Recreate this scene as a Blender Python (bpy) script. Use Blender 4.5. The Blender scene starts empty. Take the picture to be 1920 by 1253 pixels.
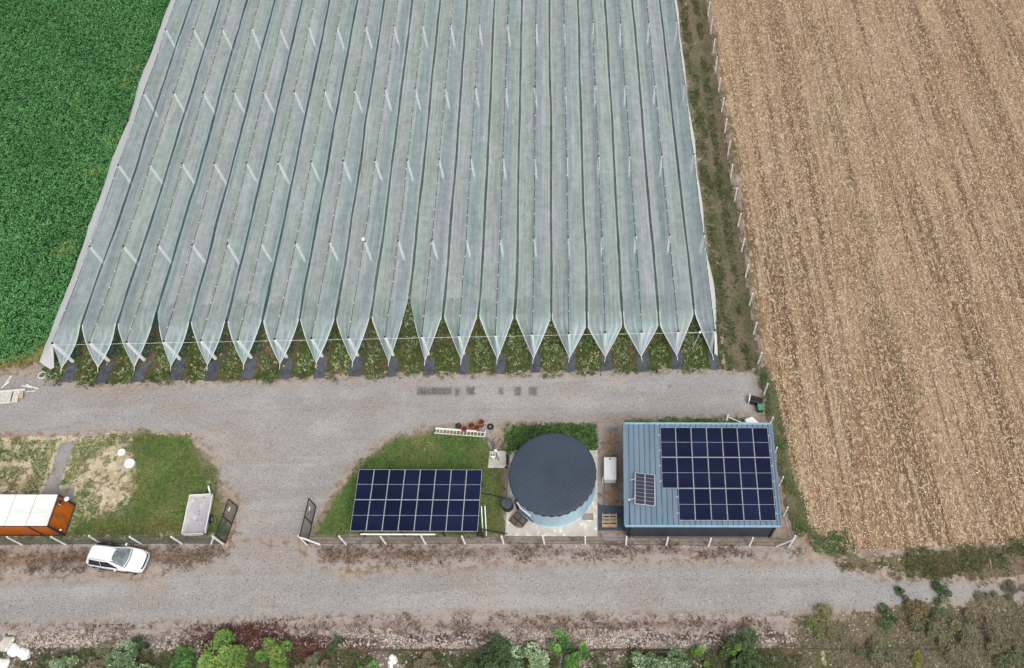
import bpy, bmesh, math, random
import numpy as np
from mathutils import Vector, Matrix

random.seed(7); RNG = np.random.default_rng(7)
SC = bpy.context.scene
COL = SC.collection
R = math.radians

# ------------------------------------------------------------------ camera, sky, sun, exposure
F_PX, YAW, PIT, ROL, CAM_H, CX, CY = 1550.0, 0.03675, 1.03291, 0.00221, 61.51587, 1126.767, 626.5
_f = np.array([math.sin(YAW)*math.cos(PIT), math.cos(YAW)*math.cos(PIT), -math.sin(PIT)])
_r = np.array([math.cos(YAW), -math.sin(YAW), 0.0]); _u = np.cross(_r, _f)
CR = math.cos(ROL)*_r + math.sin(ROL)*_u; CU = -math.sin(ROL)*_r + math.cos(ROL)*_u
cam = bpy.data.cameras.new('Camera'); cam_o = bpy.data.objects.new('Camera', cam); COL.objects.link(cam_o)
m3 = Matrix((CR, CU, -_f)).transposed()
cam_o.matrix_world = Matrix.Translation((0, 0, CAM_H)) @ m3.to_4x4()
cam.sensor_fit = 'HORIZONTAL'; cam.sensor_width = 36; cam.lens = 36*F_PX/1920
cam.shift_x = -(CX-960)/1920; cam.clip_start = 0.5; cam.clip_end = 3000
SC.camera = cam_o

SUN_EL, SUN_AZ = R(58), R(145)          # high, behind thin overcast, from behind the viewer's right
w = bpy.data.worlds.new('World'); SC.world = w; w.use_nodes = True
nt = w.node_tree; nt.nodes.clear()
wo = nt.nodes.new('ShaderNodeOutputWorld'); bg = nt.nodes.new('ShaderNodeBackground')
sky = nt.nodes.new('ShaderNodeTexSky'); sky.sky_type = 'NISHITA'; sky.sun_disc = False
sky.sun_elevation = SUN_EL; sky.sun_rotation = SUN_AZ; sky.dust_density = 6; sky.air_density = 1
hs = nt.nodes.new('ShaderNodeHueSaturation'); hs.inputs['Saturation'].default_value = 0.22   # overcast: nearly neutral sky
nt.links.new(sky.outputs[0], hs.inputs['Color']); nt.links.new(hs.outputs[0], bg.inputs['Color'])
bg.inputs['Strength'].default_value = 0.15
nt.links.new(bg.outputs[0], wo.inputs['Surface'])
sl = bpy.data.lights.new('Sun', 'SUN'); sl.energy = 1.2; sl.angle = R(32); sl.color = (1, 0.97, 0.93)
so = bpy.data.objects.new('Sun', sl); COL.objects.link(so)
sd_ = Vector((math.sin(SUN_AZ)*math.cos(SUN_EL), math.cos(SUN_AZ)*math.cos(SUN_EL), math.sin(SUN_EL)))
so.rotation_euler = sd_.to_track_quat('Z', 'Y').to_euler(); so.location = sd_*200
SC.view_settings.view_transform = 'Standard'; SC.view_settings.look = 'None'
SC.view_settings.exposure = 0.04; SC.view_settings.gamma = 1
SC.render.engine = 'CYCLES'
try:
    SC.cycles.max_bounces = 6; SC.cycles.transparent_max_bounces = 24; SC.cycles.diffuse_bounces = 3
except Exception: pass

def G(px, py, z=0.0):
    """survey: image position in the source photograph -> place on the level z"""
    d = (px-CX)/F_PX*CR - (py-CY)/F_PX*CU + _f
    t = (z-CAM_H)/d[2]
    return np.array([t*d[0], t*d[1], z])
def GP(pts, z=0.0): return [tuple(G(x, y, z)[:2]) for x, y in pts]

# ------------------------------------------------------------------ materials
def lin(c): return tuple(((v/255)/12.92 if v <= 10 else (((v/255)+0.055)/1.055)**2.4) for v in c)
def A(r, g, b, k=0.8): return tuple(min(0.9, v*k) for v in lin((r, g, b)))   # albedo of a thing whose daylight colour is known
def mat(name, base, layers=(), rough=0.85, spec=0.25, metal=0.0, bump=None, tint=False, rand=0.0, alpha=None, coat=0.0):
    """base colour, then layers (colour, noise scale, lo, hi, stretch, strength) mixed over it"""
    m = bpy.data.materials.new(name); m.use_nodes = True
    t = m.node_tree; N, L = t.nodes, t.links
    b = N['Principled BSDF']
    b.inputs['Roughness'].default_value = rough; b.inputs['Metallic'].default_value = metal
    b.inputs['Specular IOR Level'].default_value = spec; b.inputs['Coat Weight'].default_value = coat
    tc = N.new('ShaderNodeTexCoord')
    rgb = N.new('ShaderNodeRGB'); rgb.outputs[0].default_value = (*base, 1); cur = rgb.outputs[0]
    def noise(scale, stretch, detail=4, rgh=0.6):
        mp = N.new('ShaderNodeMapping'); L.new(tc.outputs['Object'], mp.inputs[0])
        mp.inputs['Scale'].default_value = stretch
        mp.inputs['Location'].default_value = (random.uniform(-50, 50), random.uniform(-50, 50), random.uniform(-9, 9))
        n = N.new('ShaderNodeTexNoise'); n.inputs['Scale'].default_value = scale
        n.inputs['Detail'].default_value = detail; n.inputs['Roughness'].default_value = rgh
        L.new(mp.outputs[0], n.inputs['Vector']); return n.outputs[0]
    for ly in layers:
        c, s, lo, hi, st, k = ly[:6]
        mr = N.new('ShaderNodeMapRange'); mr.interpolation_type = 'SMOOTHSTEP'
        mr.inputs[1].default_value = lo; mr.inputs[2].default_value = hi; mr.inputs[4].default_value = k
        L.new(noise(s, st), mr.inputs[0])
        fac = mr.outputs[0]
        if len(ly) > 6:                                  # stronger near the edge of the sheet
            at = N.new('ShaderNodeAttribute'); at.attribute_name = 'edge'
            e = N.new('ShaderNodeMapRange'); e.interpolation_type = 'SMOOTHSTEP'
            e.inputs[1].default_value = ly[6]; e.inputs[2].default_value = 0.0
            L.new(at.outputs['Fac'], e.inputs[0])
            mu = N.new('ShaderNodeMath'); mu.operation = 'MULTIPLY'; L.new(fac, mu.inputs[0]); L.new(e.outputs[0], mu.inputs[1]); fac = mu.outputs[0]
        mx = N.new('ShaderNodeMix'); mx.data_type = 'RGBA'
        L.new(fac, mx.inputs[0]); L.new(cur, mx.inputs[6]); mx.inputs[7].default_value = (*c, 1); cur = mx.outputs[2]
    if tint:
        at = N.new('ShaderNodeAttribute'); at.attribute_name = 'tint'
        mx = N.new('ShaderNodeMix'); mx.data_type = 'RGBA'; mx.blend_type = 'MULTIPLY'; mx.inputs[0].default_value = 1
        L.new(cur, mx.inputs[6]); L.new(at.outputs['Color'], mx.inputs[7]); cur = mx.outputs[2]
    if rand:
        oi = N.new('ShaderNodeObjectInfo'); mr = N.new('ShaderNodeMapRange')
        mr.inputs[3].default_value = 1-rand; mr.inputs[4].default_value = 1+rand; L.new(oi.outputs['Random'], mr.inputs[0])
        mx = N.new('ShaderNodeMix'); mx.data_type = 'RGBA'; mx.blend_type = 'MULTIPLY'; mx.inputs[0].default_value = 1
        L.new(cur, mx.inputs[6]); L.new(mr.outputs[0], mx.inputs[7]); cur = mx.outputs[2]
    L.new(cur, b.inputs['Base Color'])
    if bump:
        bp = N.new('ShaderNodeBump'); bp.inputs['Strength'].default_value = bump[1]; bp.inputs['Distance'].default_value = bump[2]
        L.new(noise(bump[0], bump[3] if len(bump) > 3 else (1, 1, 1), 5, 0.65), bp.inputs['Height']); L.new(bp.outputs[0], b.inputs['Normal'])
    if alpha is not None:
        b.inputs['Alpha'].default_value = alpha
    return m
I3 = (1, 1, 1)
M = {}
GRAVEL_L = [
    (A(190, 186, 184), 0.35, 0.45, 0.65, I3, 0.7),
    (A(174, 160, 150), 0.16, 0.47, 0.63, (1, 1.6, 1), 0.65),
    (A(200, 188, 176), 0.4, 0.54, 0.72, (0.6, 1.2, 1), 0.5),
    (A(146, 139, 137), 0.9, 0.56, 0.75, (0.3, 1.5, 1), 0.5),
    (A(130, 122, 118), 3.2, 0.56, 0.74, I3, 0.35),
    (A(158, 150, 146), 0.6, 0.5, 0.66, (0.08, 1.0, 1), 0.45), (A(196, 192, 189), 0.6, 0.52, 0.68, (0.06, 1.0, 1), 0.45),
    (A(96, 92, 90), 10.0, 0.52, 0.66, I3, 0.6),
    (A(232, 228, 226), 12.0, 0.55, 0.68, I3, 0.6),
    (A(84, 76, 70), 1.1, 0.70, 0.77, I3, 0.5),
]
EDGE_L = [(A(182, 168, 154, 0.72), 1.2, 0.3, 0.55, I3, 0.8, 0.9), (A(138, 116, 102, 0.72), 1.7, 0.46, 0.62, I3, 0.85, 0.8)]
GRAVEL_L = [(tuple(v*0.87 for v in q[0]),)+q[1:] for q in GRAVEL_L]
M['gravel'] = mat('gravel', A(173, 170, 168, 0.70), GRAVEL_L+EDGE_L, 0.95, 0.15, bump=(9, 0.5, 0.05))
M['soil'] = mat('soil', A(166, 148, 132), [
    (A(190, 176, 160), 0.6, 0.45, 0.65, I3, 0.7), (A(120, 96, 80), 0.8, 0.52, 0.68, I3, 0.8),
    (A(140, 132, 122), 1.5, 0.5, 0.6, I3, 0.5), (A(84, 68, 56), 4, 0.55, 0.7, I3, 0.6), (A(214, 204, 192), 8, 0.6, 0.7, I3, 0.5)], 0.95, 0.1, bump=(7, 0.6, 0.06))
M['sand'] = mat('sand', A(206, 192, 164), [(A(176, 160, 132), 0.9, 0.4, 0.62, I3, 0.8), (A(224, 212, 190), 2, 0.5, 0.65, I3, 0.7),
    (A(112, 106, 66), 2.2, 0.52, 0.62, I3, 0.8), (A(120, 100, 80), 6, 0.58, 0.7, I3, 0.6)], 0.95, 0.1, bump=(8, 0.5, 0.05))
M['brown'] = mat('brown_earth', A(146, 124, 110), [(A(160, 132, 110), 0.8, 0.45, 0.62, (0.5, 1, 1), 0.8), (A(96, 74, 62), 1.3, 0.5, 0.64, (0.6, 1, 1), 0.9),
    (A(176, 160, 144), 2.5, 0.55, 0.68, I3, 0.7), (A(78, 62, 50), 5, 0.52, 0.66, I3, 0.7), (A(206, 196, 186), 8, 0.62, 0.72, I3, 0.5), (A(176, 168, 164), 1.3, 0.32, 0.5, I3, 0.95, 1.1)], 0.95, 0.1, bump=(6, 0.8, 0.08))
M['ballast'] = mat('ballast', A(128, 114, 106), [(A(166, 154, 146), 0.5, 0.5, 0.66, (0.6, 1.2, 1), 0.8), (A(88, 72, 62), 0.9, 0.46, 0.62, I3, 0.9),
    (A(232, 226, 220), 5, 0.52, 0.62, I3, 0.75), (A(84, 72, 64), 7, 0.54, 0.66, I3, 0.7)], 0.95, 0.1, bump=(6, 0.9, 0.08))
M['turf'] = mat('turf_soil', A(104, 118, 68), [(A(84, 106, 56), 0.6, 0.4, 0.62, I3, 0.8), (A(120, 118, 76), 1.0, 0.52, 0.66, I3, 0.7),
    (A(56, 66, 38), 5, 0.5, 0.66, I3, 0.8), (A(176, 164, 130), 1.7, 0.66, 0.74, I3, 0.8), (A(150, 136, 120), 1.6, 0.34, 0.52, I3, 0.9, 0.6)], 0.95, 0.1, bump=(7, 0.8, 0.08))
M['crop_soil'] = mat('crop_soil', A(40, 72, 40), [(A(28, 52, 30), 3, 0.45, 0.6, I3, 0.8)], 0.95, 0.1)
M['weedy'] = mat('weedy_soil', A(122, 112, 92), [(A(92, 98, 64), 0.7, 0.44, 0.6, (1, 0.4, 1), 0.8), (A(132, 112, 96), 0.5, 0.5, 0.65, (1, 0.3, 1), 0.8),
    (A(196, 182, 152), 1.3, 0.62, 0.72, (1, 0.4, 1), 0.8), (A(62, 70, 42), 5, 0.5, 0.65, I3, 0.7)], 0.95, 0.1, bump=(7, 0.7, 0.07))
M['headland'] = mat('headland_earth', A(98, 90, 68), [(A(76, 86, 46), 0.8, 0.42, 0.58, (1, 0.5, 1), 0.9), (A(126, 106, 88), 0.6, 0.52, 0.66, (1, 0.4, 1), 0.8), (A(182, 166, 138), 1.4, 0.64, 0.74, (1, 0.6, 1), 0.8), (A(60, 62, 40), 4, 0.5, 0.65, I3, 0.7)], 0.95, 0.1, bump=(7, 0.7, 0.07))
ST = (1, 0.12, 1)
M['stubble'] = mat('stubble_soil', A(162, 133, 104, 0.74), [
    (A(184, 160, 134, .76), 0.25, 0.42, 0.62, (1, 0.3, 1), 0.7), (A(128, 102, 78, .76), 1.1, 0.48, 0.60, (1, 0.02, 1), 0.8), (A(196, 174, 148, .76), 1.6, 0.54, 0.66, (1, 0.03, 1), 0.5),  # long dark bands, here and below: furrow shading put into the soil colour
    (A(100, 78, 58), 1.5, 0.52, 0.62, (1, 0.025, 1), 0.8), (A(122, 112, 84), 0.35, 0.6, 0.72, (1, 0.25, 1), 0.7),
    (A(214, 190, 156), 4, 0.52, 0.64, (1, 0.6, 1), 0.8), (A(96, 72, 52), 5, 0.54, 0.66, I3, 0.8), (A(240, 224, 200), 9, 0.58, 0.68, I3, 0.8)], 0.95, 0.1, bump=(5, 0.9, 0.1, (1, 0.6, 1)))
M['stripe_soil'] = mat('row_earth', A(164, 156, 152), [(A(126, 110, 98), 0.8, 0.42, 0.6, (1, 0.2, 1), 0.8), (A(170, 152, 130), 1.4, 0.58, 0.7, (1, 0.5, 1), 0.6),
    (A(92, 90, 60), 1.6, 0.54, 0.66, (1, 0.5, 1), 0.7), (A(80, 66, 54), 5, 0.54, 0.68, I3, 0.6)], 0.95, 0.1, bump=(7, 0.6, 0.06))
M['concrete'] = mat('concrete', A(238, 232, 226, 1.0), [(A(222, 214, 206, 1.0), 0.5, 0.42, 0.62, I3, 0.6), (A(232, 228, 224), 1.6, 0.5, 0.62, I3, 0.5),
    (A(180, 172, 162), 1.1, 0.62, 0.74, I3, 0.5), (A(190, 182, 174), 9, 0.56, 0.7, I3, 0.35), (A(160, 150, 132), 2, 0.3, 0.5, I3, 0.55, 0.25)], 0.9, 0.2)
M['paving'] = mat('old_paving', A(162, 158, 156), [(A(140, 136, 132), 0.7, 0.42, 0.62, I3, 0.7), (A(186, 182, 178), 7, 0.54, 0.68, I3, 0.6),
    (A(112, 104, 92), 1.6, 0.56, 0.68, I3, 0.7)], 0.95, 0.15, bump=(9, 0.3, 0.03))
M['gravel_dark'] = mat('dark_gravel', A(128, 122, 120), [(A(104, 100, 98), 1.5, 0.42, 0.6, (2, 0.6, 1), 0.8), (A(170, 164, 160), 7, 0.52, 0.64, I3, 0.7)], 0.9, 0.2, alpha=0.3)
M['leaf'] = mat('leaf', (1, 1, 1), [], 0.6, 0.25, tint=True)
M['straw'] = mat('straw', (1, 1, 1), [], 0.8, 0.15, tint=True)
M['stone'] = mat('pale_stone', A(226, 220, 212), [(A(190, 180, 170), 3, 0.45, 0.6, I3, 0.7)], 0.9, 0.2, tint=True)
M['bark'] = mat('bark', A(96, 80, 64), [(A(64, 52, 42), 6, 0.45, 0.6, I3, 0.8)], 0.9, 0.1)
M['white'] = mat('white_paint', (0.82, 0.82, 0.81), [(A(206, 200, 190), 1.4, 0.5, 0.7, I3, 0.5), (A(178, 168, 154), 3, 0.64, 0.76, I3, 0.35)], 0.5, 0.4)
M['post_white'] = mat('post_concrete', (0.82, 0.82, 0.79), [(A(206, 200, 190), 2.5, 0.52, 0.7, I3, 0.5)], 0.8, 0.2)
M['roof_white'] = mat('white_roof_sheet', (0.8, 0.79, 0.77), [(A(222, 214, 204), 0.8, 0.46, 0.66, (0.3, 1.5, 1), 0.6), (A(206, 198, 188), 1.6, 0.6, 0.74, (0.4, 1.6, 1), 0.4)], 0.6, 0.3)
M['carpaint'] = mat('white_car_paint', (0.8, 0.8, 0.8), [(A(214, 212, 210), 1.2, 0.5, 0.7, I3, 0.35)], 0.25, 0.5, coat=0.6)
M['trim'] = mat('black_plastic', (0.018, 0.018, 0.02), [((0.04, 0.04, 0.042), 4, 0.5, 0.65, I3, 0.6)], 0.5, 0.35)
M['glass_dark'] = mat('tinted_glass', (0.01, 0.011, 0.014), [((0.02, 0.022, 0.026), 2, 0.45, 0.6, I3, 0.5)], 0.08, 0.5)
M['windshield'] = mat('windscreen_glass', (0.16, 0.2, 0.22), [((0.08, 0.1, 0.115), 2.2, 0.45, 0.6, I3, 0.8), ((0.3, 0.34, 0.36), 3, 0.62, 0.7, I3, 0.6)], 0.1, 0.6)
M['silver'] = mat('silver_metal', (0.5, 0.51, 0.52), [((0.36, 0.37, 0.38), 4, 0.5, 0.65, I3, 0.6)], 0.35, 0.5, metal=0.6)
M['rubber'] = mat('rubber', (0.022, 0.022, 0.023), [((0.05, 0.047, 0.043), 5, 0.5, 0.65, I3, 0.7)], 0.85, 0.2)
M['red'] = mat('red_lens', (0.35, 0.02, 0.02), [((0.2, 0.01, 0.01), 6, 0.5, 0.6, I3, 0.6)], 0.2, 0.5)
M['lamp'] = mat('clear_lens', (0.6, 0.62, 0.64), [((0.35, 0.37, 0.4), 7, 0.48, 0.6, I3, 0.7)], 0.15, 0.6)
M['orange'] = mat('orange_wall', A(190, 100, 28, 1.1), [(A(150, 82, 32, 0.9), 1.2, 0.48, 0.66, (1, 1, 0.4), 0.7), (A(190, 116, 54, 0.9), 3, 0.58, 0.72, (1, 1, 0.3), 0.5)], 0.55, 0.3)
M['frame_dark'] = mat('dark_frame', A(62, 62, 70), [(A(84, 82, 86), 2, 0.5, 0.66, I3, 0.6)], 0.6, 0.3)
M['roof_blue'] = mat('blue_roof_sheet', A(118, 139, 157), [(A(104, 127, 146), 0.5, 0.44, 0.64, (2.5, 0.3, 1), 0.7), (A(132, 158, 178), 1.3, 0.56, 0.72, (2.5, 0.3, 1), 0.6), (A(96, 116, 134), 2.0, 0.62, 0.74, (3, 0.25, 1), 0.5)], 0.5, 0.35)
M['roof_trim'] = mat('blue_trim', A(150, 184, 208), [(A(128, 160, 186), 1.5, 0.5, 0.68, (0.5, 1, 1), 0.6)], 0.5, 0.35)
M['slate_wall'] = mat('slate_cladding', A(66, 74, 84), [(A(54, 60, 70), 1.2, 0.46, 0.64, (1.5, 1, 0.4), 0.7), (A(88, 96, 104), 2.4, 0.6, 0.72, (2, 1, 0.3), 0.5)], 0.6, 0.3)
M['tank_wall'] = mat('galvanised_blue', A(174, 206, 220, 1.0), [(A(150, 186, 206, 1.0), 0.7, 0.44, 0.62, (1, 1, 0.3), 0.7), (A(190, 210, 220), 1.6, 0.54, 0.7, (1.5, 1.5, 0.3), 0.6), (A(110, 130, 142), 2.6, 0.64, 0.74, (2, 2, 0.25), 0.5)], 0.45, 0.4, metal=0.15)
M['pv'] = mat('solar_cells', (0.0065, 0.0105, 0.034), [((0.010, 0.015, 0.044), 0.9, 0.4, 0.66, I3, 0.8), ((0.02, 0.026, 0.06), 2.5, 0.62, 0.76, I3, 0.35)], 0.16, 0.14, rand=0.22)
M['pv_frame'] = mat('panel_frame', (0.54, 0.55, 0.57), [((0.42, 0.43, 0.45), 3, 0.5, 0.66, I3, 0.5)], 0.4, 0.4)
M['pv_old'] = mat('old_solar_cells', (0.03, 0.033, 0.06), [((0.045, 0.047, 0.075), 6, 0.45, 0.62, (8, 8, 1), 0.8)], 0.3, 0.3)
M['mulch'] = mat('mulch_cloth', A(88, 92, 98), [(A(66, 70, 78), 1.6, 0.45, 0.62, I3, 0.8), (A(120, 120, 118), 2.3, 0.6, 0.72, I3, 0.6), (A(96, 100, 108), 8, 0.55, 0.65, I3, 0.6), (A(140, 126, 108), 1.3, 0.64, 0.72, I3, 0.6)], 0.85, 0.2, bump=(8, 0.5, 0.04), rand=0.15)
M['terracotta'] = mat('terracotta', A(186, 112, 86), [(A(158, 92, 72), 3, 0.45, 0.62, I3, 0.7), (A(206, 150, 120), 5, 0.58, 0.7, I3, 0.5)], 0.85, 0.2, rand=0.15)
M['potsoil'] = mat('pot_soil', A(96, 70, 54), [(A(60, 48, 40), 7, 0.45, 0.6, I3, 0.8)], 0.95, 0.1)
M['green'] = mat('green_plastic', A(92, 160, 116), [(A(76, 140, 98), 4, 0.45, 0.62, I3, 0.6)], 0.5, 0.35)
M['green_dk'] = mat('dark_green_plastic', A(34, 92, 58), [(A(26, 72, 46), 4, 0.45, 0.62, I3, 0.6)], 0.55, 0.3)
M['wood'] = mat('pale_wood', A(196, 176, 152), [(A(164, 140, 116), 2.2, 0.44, 0.62, (1, 5, 1), 0.8), (A(216, 204, 186), 4, 0.56, 0.7, (1, 5, 1), 0.6)], 0.85, 0.15, rand=0.12)
M['wood_dk'] = mat('weathered_wood', A(88, 80, 76), [(A(62, 56, 54), 2.2, 0.44, 0.62, (1, 5, 1), 0.8), (A(128, 120, 114), 4, 0.58, 0.7, (1, 5, 1), 0.7)], 0.9, 0.1)
M['wood_white'] = mat('whitewashed_wood', A(234, 230, 224), [(A(196, 186, 176), 2.2, 0.48, 0.66, (1, 4, 1), 0.7)], 0.8, 0.2)
M['deck'] = mat('slate_decking', A(84, 96, 110), [(A(66, 76, 88), 1.4, 0.44, 0.62, (0.3, 3, 1), 0.8), (A(112, 122, 132), 3, 0.58, 0.72, (0.3, 3, 1), 0.6)], 0.8, 0.2)
M['bed'] = mat('trailer_floor', A(196, 194, 200, .68), [(A(184, 178, 182, .68), 0.8, 0.44, 0.62, I3, 0.7), (A(226, 224, 226), 2.0, 0.52, 0.68, I3, 0.6), (A(168, 152, 146), 1.6, 0.62, 0.74, I3, 0.5)], 0.7, 0.3)
M['rust'] = mat('rusty_steel', A(110, 84, 70), [(A(70, 54, 46), 1.5, 0.45, 0.62, (0.2, 1, 1), 0.8), (A(150, 128, 116), 2, 0.55, 0.7, (0.2, 1, 1), 0.7)], 0.7, 0.3)
M['grey'] = mat('grey_metal', A(120, 124, 128), [(A(92, 96, 100), 3, 0.46, 0.62, I3, 0.7)], 0.5, 0.4)
M['cable'] = mat('dark_cable', A(62, 70, 74), [(A(92, 98, 100), 2, 0.5, 0.66, I3, 0.6)], 0.7, 0.2)
def fade_rim(m, top, w):
    t = m.node_tree; N, L = t.nodes, t.links; at = N.new('ShaderNodeAttribute'); at.attribute_name = 'edge'
    tc = N.new('ShaderNodeTexCoord'); n = N.new('ShaderNodeTexNoise'); n.inputs['Scale'].default_value = 3.5; n.inputs['Detail'].default_value = 4; L.new(tc.outputs['Object'], n.inputs['Vector'])
    mr = N.new('ShaderNodeMapRange'); mr.inputs[2].default_value = w; mr.inputs[4].default_value = top; L.new(at.outputs['Fac'], mr.inputs[0])
    m2 = N.new('ShaderNodeMapRange'); m2.inputs[1].default_value = 0.05; m2.inputs[2].default_value = 0.75; L.new(n.outputs[0], m2.inputs[0])
    mu = N.new('ShaderNodeMath'); mu.operation = 'MULTIPLY'; L.new(mr.outputs[0], mu.inputs[0]); L.new(m2.outputs[0], mu.inputs[1]); L.new(mu.outputs[0], N['Principled BSDF'].inputs['Alpha'])
fade_rim(M['gravel_dark'], 0.95, 0.22)
def cover_mat():
    m = mat('pond_liner', A(66, 76, 90), [(A(56, 65, 77), 0.3, 0.4, 0.64, (1.2, 0.5, 1), 0.6), (A(74, 85, 100), 0.25, 0.45, 0.72, I3, 0.5), (A(56, 64, 75), 4, 0.56, 0.7, I3, 0.5)], 0.5, 0.2)
    t = m.node_tree; N, L = t.nodes, t.links
    tc = N.new('ShaderNodeTexCoord'); mp = N.new('ShaderNodeMapping'); mp.inputs['Rotation'].default_value = (0, 0, R(38))
    L.new(tc.outputs['Object'], mp.inputs[0])
    wv = N.new('ShaderNodeTexWave'); wv.bands_direction = 'Y'; wv.inputs['Scale'].default_value = 0.95; wv.inputs['Distortion'].default_value = 0.7; wv.inputs['Detail'].default_value = 2
    L.new(mp.outputs[0], wv.inputs[0])
    bp = N.new('ShaderNodeBump'); bp.inputs['Strength'].default_value = 0.22; bp.inputs['Distance'].default_value = 0.05
    b_ = N['Principled BSDF']; src = b_.inputs['Base Color'].links[0].from_socket
    mr = N.new('ShaderNodeMapRange'); mr.inputs[3].default_value = 0.94; mr.inputs[4].default_value = 1.06; L.new(wv.outputs['Fac'], mr.inputs[0])
    mm = N.new('ShaderNodeMix'); mm.data_type = 'RGBA'; mm.blend_type = 'MULTIPLY'; mm.inputs[0].default_value = 1
    L.new(src, mm.inputs[6]); L.new(mr.outputs[0], mm.inputs[7]); L.new(mm.outputs[2], b_.inputs['Base Color'])
    L.new(wv.outputs['Fac'], bp.inputs['Height']); L.new(bp.outputs[0], N['Principled BSDF'].inputs['Normal'])
    return m
M['cover'] = cover_mat()
def net_mat(name, base_op, col, col2):
    """fine knitted netting: partly open, more closed where the 'dens' attribute says the cloth is gathered"""
    m = bpy.data.materials.new(name); m.use_nodes = True
    t = m.node_tree; N, L = t.nodes, t.links; N.clear()
    out = N.new('ShaderNodeOutputMaterial'); mix = N.new('ShaderNodeMixShader'); tr = N.new('ShaderNodeBsdfTransparent')
    df = N.new('ShaderNodeBsdfDiffuse'); tl = N.new('ShaderNodeBsdfTranslucent'); ml = N.new('ShaderNodeMixShader'); ml.inputs[0].default_value = 0.35
    df.inputs[0].default_value = (*col, 1); tl.inputs[0].default_value = (*col, 1)
    L.new(df.outputs[0], ml.inputs[1]); L.new(tl.outputs[0], ml.inputs[2])
    tc = N.new('ShaderNodeTexCoord'); mp = N.new('ShaderNodeMapping'); mp.inputs['Scale'].default_value = (5.5, 0.16, 0.3)
    L.new(tc.outputs['Object'], mp.inputs[0])
    n1 = N.new('ShaderNodeTexNoise'); n1.inputs['Scale'].default_value = 1.0; n1.inputs['Detail'].default_value = 3; L.new(mp.outputs[0], n1.inputs['Vector'])
    n2 = N.new('ShaderNodeTexNoise'); n2.inputs['Scale'].default_value = 1.6; n2.inputs['Detail'].default_value = 5; n2.inputs['Roughness'].default_value = 0.7; L.new(tc.outputs['Object'], n2.inputs['Vector'])
    mp3 = N.new('ShaderNodeMapping'); mp3.inputs['Scale'].default_value = (1.1, 0.05, 0.1); L.new(tc.outputs['Object'], mp3.inputs[0])
    n3 = N.new('ShaderNodeTexNoise'); n3.inputs['Scale'].default_value = 1.0; n3.inputs['Detail'].default_value = 3; L.new(mp3.outputs[0], n3.inputs['Vector'])
    m3_ = N.new('ShaderNodeMapRange'); m3_.inputs[1].default_value = 0.4; m3_.inputs[2].default_value = 0.6; L.new(n3.outputs[0], m3_.inputs[0])
    cm_ = N.new('ShaderNodeMix'); cm_.data_type = 'RGBA'; cm_.inputs[6].default_value = (*col, 1); cm_.inputs[7].default_value = (*col2, 1); L.new(m3_.outputs[0], cm_.inputs[0])
    L.new(cm_.outputs[2], df.inputs[0]); L.new(cm_.outputs[2], tl.inputs[0])
    a = N.new('ShaderNodeMath'); a.operation = 'ADD'; L.new(n1.outputs[0], a.inputs[0]); L.new(n2.outputs[0], a.inputs[1])
    mr = N.new('ShaderNodeMapRange'); mr.inputs[1].default_value = 0.7; mr.inputs[2].default_value = 1.3
    mr.inputs[3].default_value = base_op-0.10; mr.inputs[4].default_value = base_op+0.10; L.new(a.outputs[0], mr.inputs[0])
    at = N.new('ShaderNodeAttribute'); at.attribute_name = 'dens'
    s = N.new('ShaderNodeMath'); s.operation = 'ADD'; s.use_clamp = True; L.new(mr.outputs[0], s.inputs[0]); L.new(at.outputs['Fac'], s.inputs[1])
    L.new(s.outputs[0], mix.inputs[0]); L.new(tr.outputs[0], mix.inputs[1]); L.new(ml.outputs[0], mix.inputs[2])
    L.new(mix.outputs[0], out.inputs['Surface'])
    return m
M['net'] = net_mat('hail_net', 0.37, (0.72, 0.90, 0.91), (0.79, 0.88, 0.97))
M['curtain'] = net_mat('net_curtain', 0.92, (0.9, 0.92, 0.92), (0.9, 0.92, 0.92))
M['strip_net'] = mat('strip_net', A(86, 102, 102), [(A(70, 84, 86), 1.0, 0.45, 0.62, (1, 0.4, 1), 0.7)], 0.9, 0.1, alpha=0.72)
M['mesh_green'] = mat('green_mesh', A(84, 112, 92), [(A(60, 88, 68), 1.2, 0.45, 0.62, I3, 0.7)], 0.8, 0.2, alpha=0.5)
M['mesh_grey'] = mat('wire_mesh', A(120, 122, 116), [(A(96, 104, 92), 1.2, 0.45, 0.62, I3, 0.7)], 0.8, 0.2, alpha=0.2)
M['mesh_gate'] = mat('gate_mesh', A(70, 82, 78), [(A(96, 104, 100), 2, 0.45, 0.62, I3, 0.7)], 0.8, 0.2, alpha=0.38)

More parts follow.
